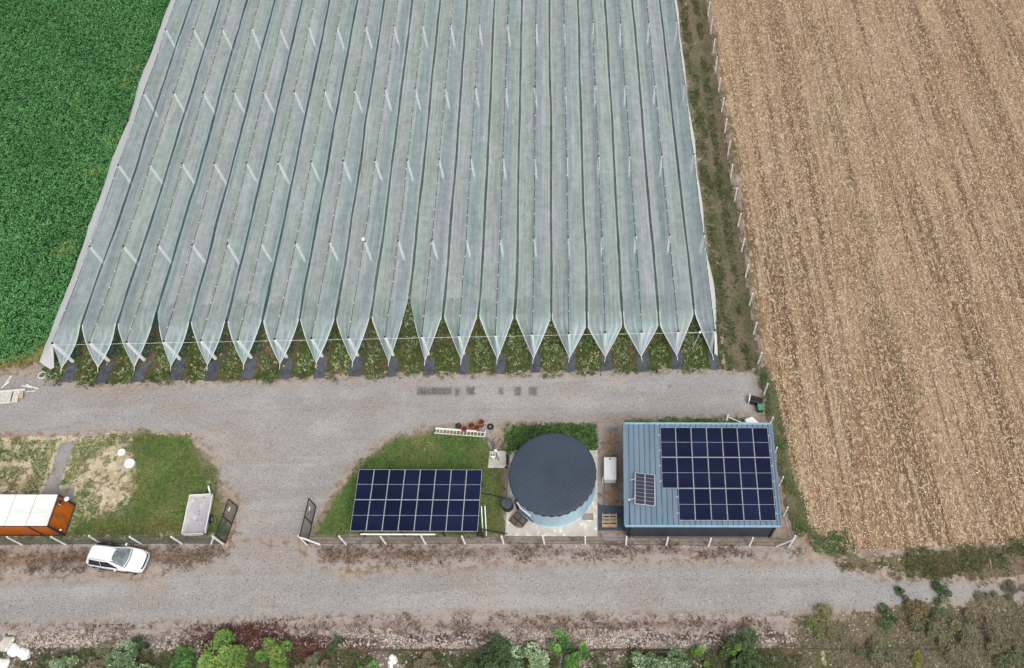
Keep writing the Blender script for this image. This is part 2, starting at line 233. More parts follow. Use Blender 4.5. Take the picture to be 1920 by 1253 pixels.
# ------------------------------------------------------------------ mesh helpers
class MB:
    def __init__(s): s.v = []; s.f = []; s.mi = []; s.cur = 0
    def add(s, vs, fs):
        o = len(s.v); s.v += [tuple(map(float, q)) for q in vs]; s.f += [tuple(o+i for i in f) for f in fs]; s.mi += [s.cur]*len(fs); return s
    def box(s, c, d, rot=None, taper=1.0):
        x, y, z = [q/2 for q in d]; P = []
        for k in (-1, 1):
            q = taper if k > 0 else 1.0
            P += [Vector((-x*q, -y*q, k*z)), Vector((x*q, -y*q, k*z)), Vector((x*q, y*q, k*z)), Vector((-x*q, y*q, k*z))]
        if rot is not None: P = [rot @ p for p in P]
        c = Vector(c)
        return s.add([p+c for p in P], [(3, 2, 1, 0), (4, 5, 6, 7), (0, 1, 5, 4), (1, 2, 6, 5), (2, 3, 7, 6), (3, 0, 4, 7)])
    def tube(s, pts, r, n=6, r1=None, caps=True):
        pts = [Vector(p) for p in pts]; rings = []
        for i, p in enumerate(pts):
            d = (pts[min(i+1, len(pts)-1)]-pts[max(i-1, 0)]).normalized()
            a = d.orthogonal().normalized() if abs(d.z) > 0.99 else d.cross(Vector((0, 0, 1))).normalized()
            b = d.cross(a); rr = r if r1 is None else r+(r1-r)*i/(len(pts)-1)
            rings.append([p+rr*(math.cos(t)*a+math.sin(t)*b) for t in [2*math.pi*k/n for k in range(n)]])
        vs = [q for ring in rings for q in ring]; fs = []
        for i in range(len(pts)-1):
            for k in range(n):
                fs.append((i*n+k, i*n+(k+1) % n, (i+1)*n+(k+1) % n, (i+1)*n+k))
        if caps: fs += [tuple(range(n-1, -1, -1)), tuple((len(pts)-1)*n+k for k in range(n))]
        return s.add(vs, fs)
    def beam(s, a, b, wd, ht):
        a, b = Vector(a), Vector(b); d = b-a
        return s.box((a+b)/2, (d.length, wd, ht), d.to_track_quat('X', 'Z').to_matrix())
    def lathe(s, prof, c=(0, 0, 0), n=24, close=True):
        vs = []; fs = []
        for r, z in prof:
            for k in range(n):
                t = 2*math.pi*k/n; vs.append((c[0]+r*math.cos(t), c[1]+r*math.sin(t), c[2]+z))
        for i in range(len(prof)-1):
            for k in range(n): fs.append((i*n+k, i*n+(k+1) % n, (i+1)*n+(k+1) % n, (i+1)*n+k))
        if close: fs += [tuple(range(n-1, -1, -1)), tuple((len(prof)-1)*n+k for k in range(n))]
        return s.add(vs, fs)
    def grid(s, P):                     # P[i][j] points
        n, m = len(P), len(P[0]); fs = []
        for i in range(n-1):
            for j in range(m-1): fs.append((i*m+j, i*m+j+1, (i+1)*m+j+1, (i+1)*m+j))
        return s.add([q for row in P for q in row], fs)
    def build(s, name, m, parent=None, smooth=False, bevel=0.0, subd=0):
        me = bpy.data.meshes.new(name); me.from_pydata(s.v, [], s.f)
        for k in (m if isinstance(m, (list, tuple)) else [m]): me.materials.append(k)
        if len(me.materials) > 1: me.polygons.foreach_set('material_index', s.mi)
        if smooth: me.polygons.foreach_set('use_smooth', [True]*len(s.f))
        me.update()
        o = bpy.data.objects.new(name, me); COL.objects.link(o)
        if parent: o.parent = parent
        if bevel:
            b = o.modifiers.new('bevel', 'BEVEL'); b.width = bevel; b.segments = 2; b.limit_method = 'ANGLE'
        if subd:
            b = o.modifiers.new('subd', 'SUBSURF'); b.levels = subd; b.render_levels = subd
        return o
def thing(name, label, cat, loc=(0, 0, 0), rotz=0.0, group=None):
    o = bpy.data.objects.new(name, None); COL.objects.link(o); o.empty_display_size = 0.3
    o.location = loc; o.rotation_euler = (0, 0, rotz); o['label'] = label; o['category'] = cat
    if group: o['group'] = group
    return o
def tag(o, label, cat, group=None, kind=None):
    o['label'] = label
    o['category'] = cat
    if group: o['group'] = group
    if kind: o['kind'] = kind
    return o
def struct(o): o['kind'] = 'structure'; return o
def dup(root, loc, rotz=None, label=None):
    r = root.copy(); COL.objects.link(r); r.location = loc
    if rotz is not None: r.rotation_euler = (0, 0, rotz)
    if label: r['label'] = label
    for ch in list(root.children):
        c = ch.copy(); COL.objects.link(c); c.parent = r
        for g in ch.children:
            d = g.copy(); COL.objects.link(d); d.parent = c
    return r

# noise and polygons in numpy
def vnoise(x, y, sc, seed=0):
    x = np.asarray(x)/sc; y = np.asarray(y)/sc
    xi = np.floor(x).astype(np.int64); yi = np.floor(y).astype(np.int64); fx = x-xi; fy = y-yi
    fx = fx*fx*(3-2*fx); fy = fy*fy*(3-2*fy)
    def h(a, b):
        n = (a*374761393+b*668265263+seed*974711) & 0xffffffff
        n = ((n ^ (n >> 13))*1274126177) & 0xffffffff
        return ((n ^ (n >> 16)) & 0xffff)/65535.0
    return (h(xi, yi)*(1-fx)+h(xi+1, yi)*fx)*(1-fy)+(h(xi, yi+1)*(1-fx)+h(xi+1, yi+1)*fx)*fy
def fbm(x, y, sc, seed=0): return 0.55*vnoise(x, y, sc, seed)+0.3*vnoise(x, y, sc/2.1, seed+1)+0.15*vnoise(x, y, sc/4.3, seed+2)
def sdist(poly, x, y):
    """signed distance to a polygon, positive inside"""
    P = np.array(poly, float); d = np.full(x.shape, 1e9); ins = np.zeros(x.shape, bool)
    for a, b in zip(P, np.roll(P, -1, 0)):
        e = b-a; t = np.clip(((x-a[0])*e[0]+(y-a[1])*e[1])/(e@e+1e-12), 0, 1)
        d = np.minimum(d, np.hypot(x-a[0]-t*e[0], y-a[1]-t*e[1]))
        c = (a[1] > y) != (b[1] > y)
        with np.errstate(divide='ignore', invalid='ignore'):
            ins ^= c & (x < (b[0]-a[0])*(y-a[1])/(b[1]-a[1]+1e-15)+a[0])
    return np.where(ins, d, -d)
def mesh_np(name, V, nper, m, parent=None, tint=None, attrs=None):
    """V (N*nper,3): N separate n-gons"""
    V = np.asarray(V, np.float32); n = len(V)//nper
    me = bpy.data.meshes.new(name); me.vertices.add(len(V)); me.vertices.foreach_set('co', V.ravel())
    me.loops.add(n*nper); me.loops.foreach_set('vertex_index', np.arange(n*nper, dtype=np.int32))
    me.polygons.add(n); me.polygons.foreach_set('loop_start', np.arange(0, n*nper, nper, dtype=np.int32))
    if tint is not None:
        c = np.ones((n*nper, 4), np.float32); c[:, :3] = np.repeat(tint, nper, 0)
        a = me.attributes.new('tint', 'FLOAT_COLOR', 'POINT'); a.data.foreach_set('color', c.ravel())
    me.materials.append(m); me.update(calc_edges=True)
    o = bpy.data.objects.new(name, me); COL.objects.link(o)
    if parent: o.parent = parent
    return o
def sheet(name, poly, z, m, cell=0.2, rough=0.3, nsc=1.2, seed=0):
    P = np.array(poly); x0, y0 = P.min(0)-rough-cell; x1, y1 = P.max(0)+rough+cell
    nx, ny = int((x1-x0)/cell)+1, int((y1-y0)/cell)+1
    gx, gy = np.meshgrid(x0+(np.arange(nx)+0.5)*cell, y0+(np.arange(ny)+0.5)*cell)
    sd = sdist(poly, gx, gy)
    keep = sd+rough*2*(fbm(gx, gy, nsc, seed)-0.5)+rough*0.6*(vnoise(gx, gy, cell*1.5, seed+9)-0.5) > 0
    vid = -np.ones((ny+1, nx+1), np.int64); jj, ii = np.nonzero(keep)
    for a, b in ((0, 0), (0, 1), (1, 1), (1, 0)): vid[jj+a, ii+b] = 0
    q = np.nonzero(vid.ravel() == 0)[0]; vid.ravel()[q] = np.arange(len(q))
    vy, vx = np.unravel_index(q, vid.shape); X = x0+vx*cell; Y = y0+vy*cell
    V = np.stack([X, Y, np.full(len(q), z)], 1).astype(np.float32)
    F = np.stack([vid[jj, ii], vid[jj, ii+1], vid[jj+1, ii+1], vid[jj+1, ii]], 1).astype(np.int32)
    me = bpy.data.meshes.new(name); me.vertices.add(len(V)); me.vertices.foreach_set('co', V.ravel())
    me.loops.add(F.size); me.loops.foreach_set('vertex_index', F.ravel())
    me.polygons.add(len(F)); me.polygons.foreach_set('loop_start', np.arange(0, F.size, 4, dtype=np.int32))
    a = me.attributes.new('edge', 'FLOAT', 'POINT'); a.data.foreach_set('value', np.maximum(sdist(poly, X, Y), 0).astype(np.float32))
    me.materials.append(m); me.update(calc_edges=True)
    o = bpy.data.objects.new(name, me); COL.objects.link(o); return struct(o)
def scatter(poly, n, dens=None):
    P = np.array(poly); x0, y0 = P.min(0); x1, y1 = P.max(0)
    x = RNG.uniform(x0, x1, n); y = RNG.uniform(y0, y1, n)
    k = sdist(poly, x, y) > 0
    if dens is not None: k &= RNG.random(n) < dens(x, y)
    return x[k], y[k]
def blades(x, y, z, L, W, tilt, az=None):
    """leaf-shaped quads rooted at x,y,z; tilt = angle from the vertical"""
    n = len(x); az = RNG.uniform(0, 2*math.pi, n) if az is None else az
    d = np.stack([np.cos(az)*np.sin(tilt), np.sin(az)*np.sin(tilt), np.cos(tilt)], 1)*L[:, None]
    s = np.stack([-np.sin(az), np.cos(az), RNG.uniform(-0.35, 0.35, n)], 1)*W[:, None]/2
    b = np.stack([x, y, z], 1)
    return np.stack([b, b+d*0.5+s, b+d, b+d*0.5-s], 1).reshape(-1, 3)
def pal(n, cols, jit=0.12):
    c = np.array([A(*q) for q in cols]); i = RNG.integers(0, len(c), n)
    return np.clip(c[i]*RNG.normal(1, jit, (n, 1)), 0.004, 0.9)
def tufts(name, poly, n, cols, L=(0.08, 0.2), W=0.05, k=4, dens=None, tilt=(0.5, 1.25), z=0.02, jit=0.15, tone=None, fuzz=0.35, dry=0.0, gain=1.45):
    P = np.array(poly); x0, y0 = P.min(0)-fuzz; x1, y1 = P.max(0)+fuzz
    x = RNG.uniform(x0, x1, n); y = RNG.uniform(y0, y1, n)
    ok = sdist(poly, x, y)+fuzz*2.4*(fbm(x, y, 0.9, 7)-0.5)+fuzz*0.9*(RNG.random(n)-0.6) > 0
    if dens is not None: ok &= RNG.random(n) < dens(x, y)
    x, y = x[ok], y[ok]; n = len(x)
    c = pal(n, cols, jit)*gain
    if dry:
        m = np.clip((fbm(x, y, 2.2, 17)-0.46)*4, 0, 1)[:, None]*dry
        c = c*(1-m)+m*pal(n, [(132, 122, 82), (118, 112, 74), (150, 136, 100)], 0.12)*gain
    if tone is not None: c *= tone(x, y)[:, None]
    X = np.repeat(x, k)+RNG.normal(0, 0.05, n*k); Y = np.repeat(y, k)+RNG.normal(0, 0.05, n*k)
    Ls = RNG.uniform(*L, n*k)
    V = blades(X, Y, np.full(n*k, z), Ls, W*RNG.uniform(0.6, 1.4, n*k), RNG.uniform(*tilt, n*k))
    C = np.repeat(c, k, 0)*RNG.normal(1, 0.12, (n*k, 1))
    o = mesh_np(name, V, 4, M['leaf'], tint=np.clip(C, 0.003, 0.9)); return o

# ------------------------------------------------------------------ ground and surfaces
X0, SX, YA, DY, YE = -43.29, 3.0, 73.53, 9.49, 35.175
H, ZV = 3.06, 2.76
def colx(i, Y): return X0+SX*i+(-0.259+0.01318*i)*max(0.0, min(1.0, (45.06-Y)/9.9))
def front_y(i): return YE-0.03385*(i-9)
def row_y(j, i): return front_y(i) if j == 4 else YA-DY*j-0.02418*(i-9)

b = MB(); b.add([(-900, -300, 0), (900, -300, 0), (900, 1500, 0), (-900, 1500, 0)], [(0, 1, 2, 3)])
struct(b.build('ground', M['soil']))
FIELD = [(-95, 33.6), (-49.6, 35.3), (-47.2, 36.1), (-46.2, 37.2), (-46.1, 120), (-95, 120)]
sheet('crop_field_soil', FIELD, 0.004, M['crop_soil'], 0.4, 0.4, seed=3)
ORCH = [(-46.3, 33.3), (-28, 33.0), (0, 32.9), (11.9, 32.6), (11.9, 112), (-46.3, 112)]
sheet('orchard_floor', ORCH, 0.004, M['stripe_soil'], 0.3, 0.3, seed=4)
sheet('weedy_strip', [(11.6, 32.4), (14.7, 32.6), (14.9, 112), (11.6, 112)], 0.008, M['weedy'], 0.25, 0.3, seed=5)
sheet('headland_earth', [(-45.6, 33.5), (-28, 33.2), (0, 33.1), (11.7, 32.8), (11.7, 40.5), (-45.6, 41.2)], 0.009, M['headland'], 0.15, 0.5, seed=41)
STUB = [(15.4, 112), (15.3, 60), (15.2, 34), (15.6, 24), (16.2, 19.2), (18.5, 17.4), (21, 17.3), (26, 17.2), (31, 17.3), (60, 17.5), (85, 18), (85, 112)]
sheet('stubble_field', STUB, 0.006, M['stubble'], 0.35, 0.35, seed=6)
ROAD = GP([(-260, 1088), (0, 1082), (150, 1080), (300, 1076), (400, 1050), (436, 1022), (440, 1005), (556, 1005), (572, 1040), (640, 1075), (800, 1062), (1000, 1052), (1300, 1050), (1540, 1046), (1660, 1082), (1920, 1092), (2200, 1092),
           (2200, 1122), (1920, 1126), (1760, 1140), (1500, 1160), (1200, 1158), (900, 1156), (640, 1160), (400, 1172), (0, 1178), (-260, 1182)])
sheet('gravel_road', ROAD, 0.010, M['gravel'], 0.16, 0.45, seed=7)
YARD = GP([(-260, 716), (0, 702), (60, 698), (110, 712), (200, 722), (500, 712), (760, 698), (1000, 700), (1250, 694), (1416, 694), (1430, 735), (1440, 783), (1180, 789), (1130, 792), (1124, 800), (960, 797), (930, 802), (930, 845),
           (912, 830), (890, 806), (800, 804), (735, 822), (690, 852), (640, 905), (590, 985), (572, 1012), (556, 1022), (440, 1022), (446, 1000), (440, 935), (412, 905), (396, 860), (372, 822), (330, 814), (130, 818), (0, 816), (-260, 820)])
sheet('gravel_yard', YARD, 0.014, M['gravel'], 0.16, 0.4, seed=8)
MIDS = GP([(1120, 795), (1172, 790), (1180, 1012), (1120, 1012)])
sheet('bare_earth', MIDS, 0.006, M['brown'], 0.15, 0.2, seed=9)
ISA = GP([(-200, 822), (100, 818), (150, 822), (230, 812), (300, 815), (352, 815), (378, 850), (402, 900), (410, 945), (432, 1008), (-200, 1012)])
sheet('sandy_lawn', ISA, 0.018, M['sand'], 0.14, 0.4, seed=10)
tA = sheet('lawn', GP([(262, 806), (352, 815), (378, 850), (402, 900), (410, 945), (432, 1008), (120, 1008), (150, 972), (244, 962), (252, 880), (236, 830)]), 0.021, M['turf'], 0.12, 0.9, seed=31)
ISB = GP([(584, 1006), (620, 940), (650, 895), (690, 858), (742, 822), (812, 806), (906, 812), (926, 850), (948, 880), (950, 1000), (940, 1008)])
sheet('lawn', ISB, 0.018, M['turf'], 0.12, 0.5, seed=11)
ISC = GP([(946, 800), (1118, 796), (1124, 850), (946, 852)])
sheet('ivy_bed', ISC, 0.018, M['turf'], 0.12, 0.35, seed=12)
ISD = GP([(1172, 787), (1400, 786), (1412, 820), (1172, 820)])
sheet('back_lawn', ISD, 0.018, M['turf'], 0.14, 0.2, seed=13)
VERG = GP([(-260, 1022), (0, 1020), (420, 1018), (428, 1042), (340, 1068), (-260, 1085)])
sheet('dry_verge', VERG, 0.016, M['brown'], 0.15, 0.5, seed=14)
VERF = GP([(572, 1018), (960, 1018), (1480, 1022), (1560, 1030), (1480, 1046), (1200, 1048), (960, 1050), (760, 1062), (620, 1062), (580, 1040)])
sheet('dry_verge', VERF, 0.016, M['brown'], 0.15, 0.45, seed=15)
VERS = GP([(-260, 1176), (0, 1172), (400, 1168), (700, 1156), (1480, 1156), (1520, 1185), (1200, 1190), (700, 1190), (-260, 1192)])
sheet('dry_verge', VERS, 0.018, M['brown'], 0.15, 0.5, seed=16)
BALL = GP([(-260, 1184), (0, 1180), (640, 1176), (1000, 1178), (1560, 1182), (1560, 1330), (-260, 1330)])
sheet('ballast_strip', BALL, 0.012, M['ballast'], 0.18, 0.4, seed=17)
WEED = GP([(1500, 1166), (1600, 1152), (1700, 1140), (1780, 1130), (1920, 1126), (2250, 1124), (2250, 1340), (1330, 1340), (1420, 1270), (1440, 1222), (1530, 1200)])
sheet('weedy_bank', WEED, 0.020, M['weedy'], 0.16, 1.1, seed=18)
GRF = GP([(1576, 1062), (1600, 1046), (1640, 1040), (1760, 1030), (1850, 1020), (1920, 1010), (2250, 1005), (2250, 1088), (1920, 1086), (1700, 1086)])
sheet('field_margin', GRF, 0.022, M['weedy'], 0.16, 0.9, seed=19)
FST = GP([(1422, 690), (1440, 690), (1462, 760), (1478, 850), (1500, 930), (1530, 1000), (1496, 1022), (1484, 1000), (1464, 900), (1446, 800), (1432, 740)])
sheet('fence_weeds_soil', FST, 0.024, M['weedy'], 0.12, 0.5, seed=20)
sheet('paved_path', GP([(114, 832), (142, 826), (110, 918), (140, 914), (134, 952), (60, 952), (84, 918)]), 0.026, M['paving'], 0.08, 0.06, seed=21)
for q in ([(782, 725), (850, 725), (848, 743), (780, 743)], [(872, 724), (893, 724), (892, 742), (874, 742)], [(934, 726), (946, 726), (946, 742), (934, 742)],
          [(963, 724), (979, 724), (979, 744), (963, 744)], [(990, 724), (1010, 724), (1008, 744), (990, 744)], [(852, 727), (864, 727), (863, 744), (851, 744)]):
    sheet('dark_patch', GP(q), 0.020, M['gravel_dark'], 0.07, 0.16, 0.5, seed=int(q[0][0]))  # darker rectangles laid over the gravel, faded out at their rims

def slab(name, pts, h, m=M['concrete']):
    b = MB(); n = len(pts)
    b.add([(x, y, 0.0) for x, y in pts]+[(x, y, h) for x, y in pts], [tuple(range(n, 2*n))]+[(i, (i+1) % n, n+(i+1) % n, n+i) for i in range(n)])
    return struct(b.build(name, m, bevel=0.015))
slab('concrete_pad', [(-6.52, 19.12), (0.45, 18.87), (0.70, 25.84), (-6.27, 26.08)], 0.10)
slab('concrete_pad', [(-8.0, 24.66), (-6.50, 24.60), (-6.45, 26.02), (-7.92, 26.08)], 0.08)

# ------------------------------------------------------------------ the netted orchard
ORD = ['leftmost', 'second', 'third', 'fourth', 'fifth', 'sixth', 'seventh', 'eighth', 'ninth', 'tenth', 'eleventh', 'twelfth', 'thirteenth', 'fourteenth', 'fifteenth', 'sixteenth', 'seventeenth', 'eighteenth', 'rightmost']
NTH = lambda i: ('the leftmost' if i == 0 else 'the rightmost' if i == 18 else 'the %s from the left' % ORD[i])
ROWNAME = ['farthest cross row', 'second cross row from back', 'third cross row from front', 'second cross row from front', 'front row']
YTOP = 106.0
notch = [37.3, 37.2, 38.3, 37.3, 37.2, 37.2, 37.3, 37.1, 37.1, 38.8, 37.2, 37.0, 36.9, 36.6, 35.6, 35.7, 35.6, 36.6]
def half(i, side, Y):
    g = i if side > 0 else i-1                            # index of the gap next to this side
    return 1.5-0.085+0.05*(vnoise(Y, g*7.7, 2.3, 31)-0.5)-0.04*vnoise(Y, g*3.3+side, 1.1, 33)
def gap_x(g, Y): return 0.16*(vnoise(Y, g*5.1, 6.0, 41)-0.5)
def net_strip(i):
    t = thing('hail_net', 'pale translucent net strip over the crop row, %s' % NTH(i), 'netting', (0, 0, 0), 0, 'net strips side by side over the orchard')
    us = [k/8 for k in range(-8, 9)]
    if i == 0: us = [u for u in us if u >= 0]
    if i == 18: us = [u for u in us if u <= 0]
    ys = list(np.arange(YTOP, 40.4, -0.9))
    V = []; D = []
    fy = front_y(i); xt = colx(i, fy)
    gx = xt-0.012*abs(xt-2)*(1 if xt < 2 else -0.4); gath = Vector((gx, fy-0.78, 0.34)); top = Vector((xt, fy-0.04, H+0.02))
    def pt(u, Y):
        side = 1 if u > 0 else -1
        xc = colx(i, Y)+0.08*(vnoise(Y, i*3.7, 3.0, 21)-0.5)
        g = i if side > 0 else i-1
        e = colx(i, Y)+side*half(i, side, Y)+gap_x(g, Y)
        a = abs(u)
        fr = ((Y-row_y(3, i)) % DY)/DY
        sag = 0.10*math.sin(math.pi*fr)
        z = H-(H-ZV)*a-sag*(1-a)-0.09*math.sin(math.pi*a)+0.10*(vnoise(Y*1.0, i*5+u*2.2, 2.4, 51)-0.5)*a
        return Vector((xc+(e-xc)*a, Y, z))
    for Y in ys:
        V.append([pt(u, Y) for u in us]); D.append([0.14 if abs(u) == 1 else 0.0 for u in us])
    nb = 16
    for k in range(nb+1):
        v = k/nb; row = []; dr = []
        for u in us:
            a = abs(u); g = i if u > 0 else i-1
            yn = notch[max(0, min(17, g))]
            sR = pt(0, 40.2); sd1 = 1.0 if u >= 0 else -1.0
            e0 = pt(sd1, 40.2); sE = pt(sd1, yn); q = (40.2-yn)/(40.2-gath.y)
            if v < q: E = pt(sd1, 40.2+(yn-40.2)*v/q)
            else:
                w2 = (v-q)/(1-q); E = sE.lerp(gath, w2); E.x += sd1*(0.03+0.22*max(0, 1-i/11))*(0.5+0.8*vnoise(i*3.1, sd1*5, 1.0, 23))*math.sin(math.pi*w2)
            vr = (40.2-fy)/(40.2-gath.y)
            Rr = sR.lerp(top, v/vr) if v < vr else top.lerp(gath, (v-vr)/(1-vr))
            p = Rr.lerp(E, a)
            p.z += 0.12*v*(1-v)*4*math.sin(u*17+i*2.1)*(0.25+0.75*v)*0.5
            p.x += 0.05*v*(1-v)*4*math.sin(u*13+i)*v
            row.append(p)
            dr.append(0.20*max(0, (v-0.45)/0.55)**1.5+(0.30*v**0.5 if a == 1 else 0)+0.40*min(1, max(0, v-0.5)*2.2)*max(0, math.sin(u*19+i*2.1))**3)
        V.append(row); D.append(dr)
    b = MB(); b.grid(V); o = b.build('net_cloth', M['net'], t, smooth=True)
    at = o.data.attributes.new('dens', 'FLOAT', 'POINT'); at.data.foreach_set('value', np.array(D, np.float32).ravel())
    c = MB(); pts = [pt(0, Y)+Vector((0, 0, 0.03)) for Y in ys]+[top+Vector((0, 0.1, 0.03))]
    c.tube(pts, 0.021, 4); c.cur = 1; Y = 36.6+random.random()
    while Y < YTOP-1:                                   # white clips on the cable
        p = pt(0, Y) if Y > 40.2 else pt(0, 40.2).lerp(top, (40.2-Y)/(40.2-fy)); c.box(p+Vector((random.uniform(-.02, .02), 0, 0.06)), (0.07, 0.07, 0.05)); Y += random.uniform(1.1, 2.3)
    c.build('ridge_cable', [M['cable'], M['post_white']], t)
    for e in (0, -1):                                   # white hem cords along the open point
        if (i == 0 and e == 0) or (i == 18 and e == -1): continue
        hm = MB(); hm.tube([row[e]+Vector((0, 0, 0.01)) for row in V[-9:]], 0.020, 5); hm.build('hem_cord', M['post_white'], t)
    if i < 18:                                          # slate joining strip in the valley to the next net
        js = MB(); jr = []
        for Y in np.arange(YTOP, notch[i]-0.1, -0.9):
            q = pt(1.0, Y); jr.append([(q.x-0.03, Y, q.z-0.05), (q.x+0.09, Y, q.z-0.10), (q.x+0.21, Y, q.z-0.05)])
        js.grid(jr); js.build('joining_strip', M['strip_net'], t)
    r = MB(); an = Vector((gx-0.10*(1 if xt < 2 else -1), fy-1.15, 0.02)); r.tube([gath+Vector((0, 0.05, 0.06)), an], 0.022, 5); r.build('anchor_rope', M['post_white'], t)
    return t
nets = [net_strip(i) for i in range(19)]
def curtain(parent, side):
    i = 0 if side < 0 else 18; P = []; D = []
    ys = list(np.arange(YTOP, 36.0, -0.8))+[front_y(i)]
    for Y in ys:
        row = []; xt = colx(i, Y); fr = ((Y-row_y(3, i)) % DY)/DY; bow = math.sin(math.pi*fr)**2
        for k in range(8):
            a = k/7
            if side < 0: dx = -(2.85+0.35*(vnoise(Y, 1.0, 4.0, 61)-0.5)+0.12*(vnoise(Y, 3, 1.0, 62)-.5)+0.12*bow)*a**1.1-0.06*math.sin(a*9+Y*0.5)
            else: dx = (0.55+0.30*bow+0.25*(vnoise(Y, 1.0, 3.0, 63)-0.5))*a**0.7+0.10*math.sin(a*7+Y*0.35)*a
            z = (H+0.01)*(1-a)+0.06*a-0.10*math.sin(math.pi*fr)*(1-a)
            row.append((xt+dx, Y, z))
        P.append(row); D.append([0.34 if k in (0, 7) else 0.14+0.16*abs(math.sin(k*1.9+Y*0.3)) for k in range(8)])
    # the front end gathers down to its anchor
    xt = colx(i, ys[-1]); gx = xt+(-1.35 if side < 0 else 0.42); last = [Vector(q) for q in P[-1]]
    for f in (0.5, 1.0):
        P.append([tuple(q.lerp(Vector((gx+(q.x-gx)*(0.16 if side < 0 else 0.5), front_y(i)-0.75, 0.1+q.z*0.10)), f)) for q in last]); D.append([0.3]*8)
    b = MB(); b.grid(P); o = b.build('side_curtain', M['curtain'], parent, smooth=True)
    at = o.data.attributes.new('dens', 'FLOAT', 'POINT'); at.data.foreach_set('value', np.array(D, np.float32).ravel())
curtain(nets[0], -1); curtain(nets[18], 1)
# posts
pm = MB(); pm.box((0, 0, (H-0.03)/2), (0.19, 0.19, H-0.03), taper=0.92)
cm = MB(); cm.box((0, 0.0, H+0.02), (0.14, 0.14, 0.10))
post0 = None
for j in range(5):
    for i in range(19):
        lab = 'white post under the netting, %s, %s' % (NTH(i)[4:], ROWNAME[j]) if j < 4 else 'thick white end post at the net point, %s in the front row' % NTH(i)[4:]
        loc = (colx(i, row_y(j, i)), row_y(j, i), 0)
        if post0 is None:
            post0 = thing('net_post', lab, 'post', loc, 0, 'white posts holding up the netting')
            pm.build('post_shaft', M['post_white'], post0, bevel=0.01); cm.build('post_cap', M['cable'], post0)
        else:
            o = dup(post0, loc, random.uniform(-0.2, 0.2), lab)
            if j == 4: o.scale = (1.1, 1.1, 1.0)
            else:
                o.rotation_euler = (random.gauss(0, 0.012), random.gauss(0, 0.012), 0)
                s = random.uniform(0.95, 1.08); o.scale = (s, s, 1)
b = MB(); pts = []
for i in range(19):
    pts.append((colx(i, 35), front_y(i)-0.10, H-0.06))
    if i < 18: pts.append((colx(i+0.5, 35), front_y(i+0.5)-0.10, H-0.12))
b.tube(pts, 0.011, 5)
tag(b.build('support_wire', M['post_white']), 'thin white wire strung along the tops of the front row of net posts', 'wire')
# white ball on one post, small sensor beside the right end
p = G(687, 455, H+0.15)
b = MB(); b.lathe([(0.02, -0.2), (0.10, -0.17), (0.17, -0.02), (0.15, 0.1), (0.07, 0.18), (0.01, 0.2)], (0, 0, 0), 14)
o = b.build('post_cap_bucket', M['white'], smooth=True); o.location = (colx(8, row_y(3, 8)), row_y(3, 8), H+0.27); tag(o, 'white rounded bucket sitting upside down on a post top in the netting', 'bucket')
t = thing('weather_sensor', 'small white sensor head on a thin arm between the two rightmost front net points', 'sensor', (9.15, 34.9, 0))
b = MB(); b.tube([(0, 0, 0), (0.35, 0.1, 2.55)], 0.02, 5); b.build('sensor_stem', M['white'], t)
b = MB(); b.box((0.38, 0.1, 2.62), (0.16, 0.16, 0.2)); b.build('sensor_head', M['white'], t, bevel=0.02)
b = MB(); b.tube([(0.35, 0.1, 2.55), (-0.55, 0.1, 2.58)], 0.018, 5); b.build('sensor_arm', M['white'], t)
# mulch mats in front of the posts
for i in range(19):
    fy = front_y(i); x = colx(i, fy); wd = random.uniform(0.40, 0.54); y0 = fy-0.15+random.uniform(-0.2, 0.25); y1 = fy-2.05+random.uniform(-0.12, 0.12); sk = random.uniform(-0.12, 0.1)-0.05*(i < 6)*2
    P = []
    for a in range(9):
        Y = y0+(y1-y0)*a/8
        P.append([(x+0.1+u*wd*(1+0.12*(vnoise(Y, u*3+i*9, 0.5, 71)-0.5))+sk*a/8, Y+0.15*(vnoise(u*2+i*5, a*0.5, 0.7, 72)-0.5), 0.035+0.07*vnoise(u*3+i*11, Y, 0.45, 73)) for u in (-1, -.66, -.33, 0, .33, .66, 1)])
    b = MB(); b.grid(P); o = b.build('mulch_mat', M['mulch'], smooth=True)
    tag(o, 'dark grey mulch cloth before the front net post, %s' % NTH(i)[4:], 'mulch mat', 'mulch mats in front of the net posts')
# crop rows, alley grass
for i in range(19):
    n = 6200; Y = 35.7+64*RNG.random(n)**1.35; f = fbm(Y, np.full(n, i*9.0), 1.6, 81+i)
    kp = RNG.random(n) < np.clip(f*2-0.25, 0.15, 1); Y = Y[kp]; n = len(Y); f = f[kp]
    x = np.array([colx(i, q) for q in Y])+RNG.normal(0, 0.27, n)+0.05; z = RNG.uniform(0.08, 0.35+0.5*f, n)
    V = blades(x, Y, z, RNG.uniform(0.12, 0.26, n), RNG.uniform(0.07, 0.14, n), RNG.uniform(0.7, 1.6, n))
    t = thing('crop_row', 'row of low dark green bushes under the net strip, %s' % NTH(i), 'crop row', (0, 0, 0), 0, 'bush rows under the net strips')
    mesh_np('foliage', V, 4, M['leaf'], t, 1.5*pal(n, [(48, 72, 58), (60, 86, 66), (42, 62, 52), (80, 100, 78)], 0.2))
    P = []
    for a in range(60):
        Yc = 38.6+a*1.1
        P.append([(colx(i, Yc)+u*(0.42+0.05*vnoise(Yc, u+i, 1.2, 5)), Yc, 0.014+0.01*(1-abs(u))) for u in (-1, 0, 1)])
    b = MB(); b.grid(P); b.build('row_cloth', M['mulch'], t)
def alley(x, y):
    u = ((x-(X0+0.0))/SX) % 1.0; d = np.abs(u-0.5)*SX
    wob = 0.5*(vnoise(x*0+np.floor((x-X0)/SX)*13, y, 3.0, 91)-0.5)
    return np.where(d < 0.74+wob, 0.98, 0.05)*np.clip(fbm(x, y, 1.4, 92)*2.8-0.5, 0.08, 1)
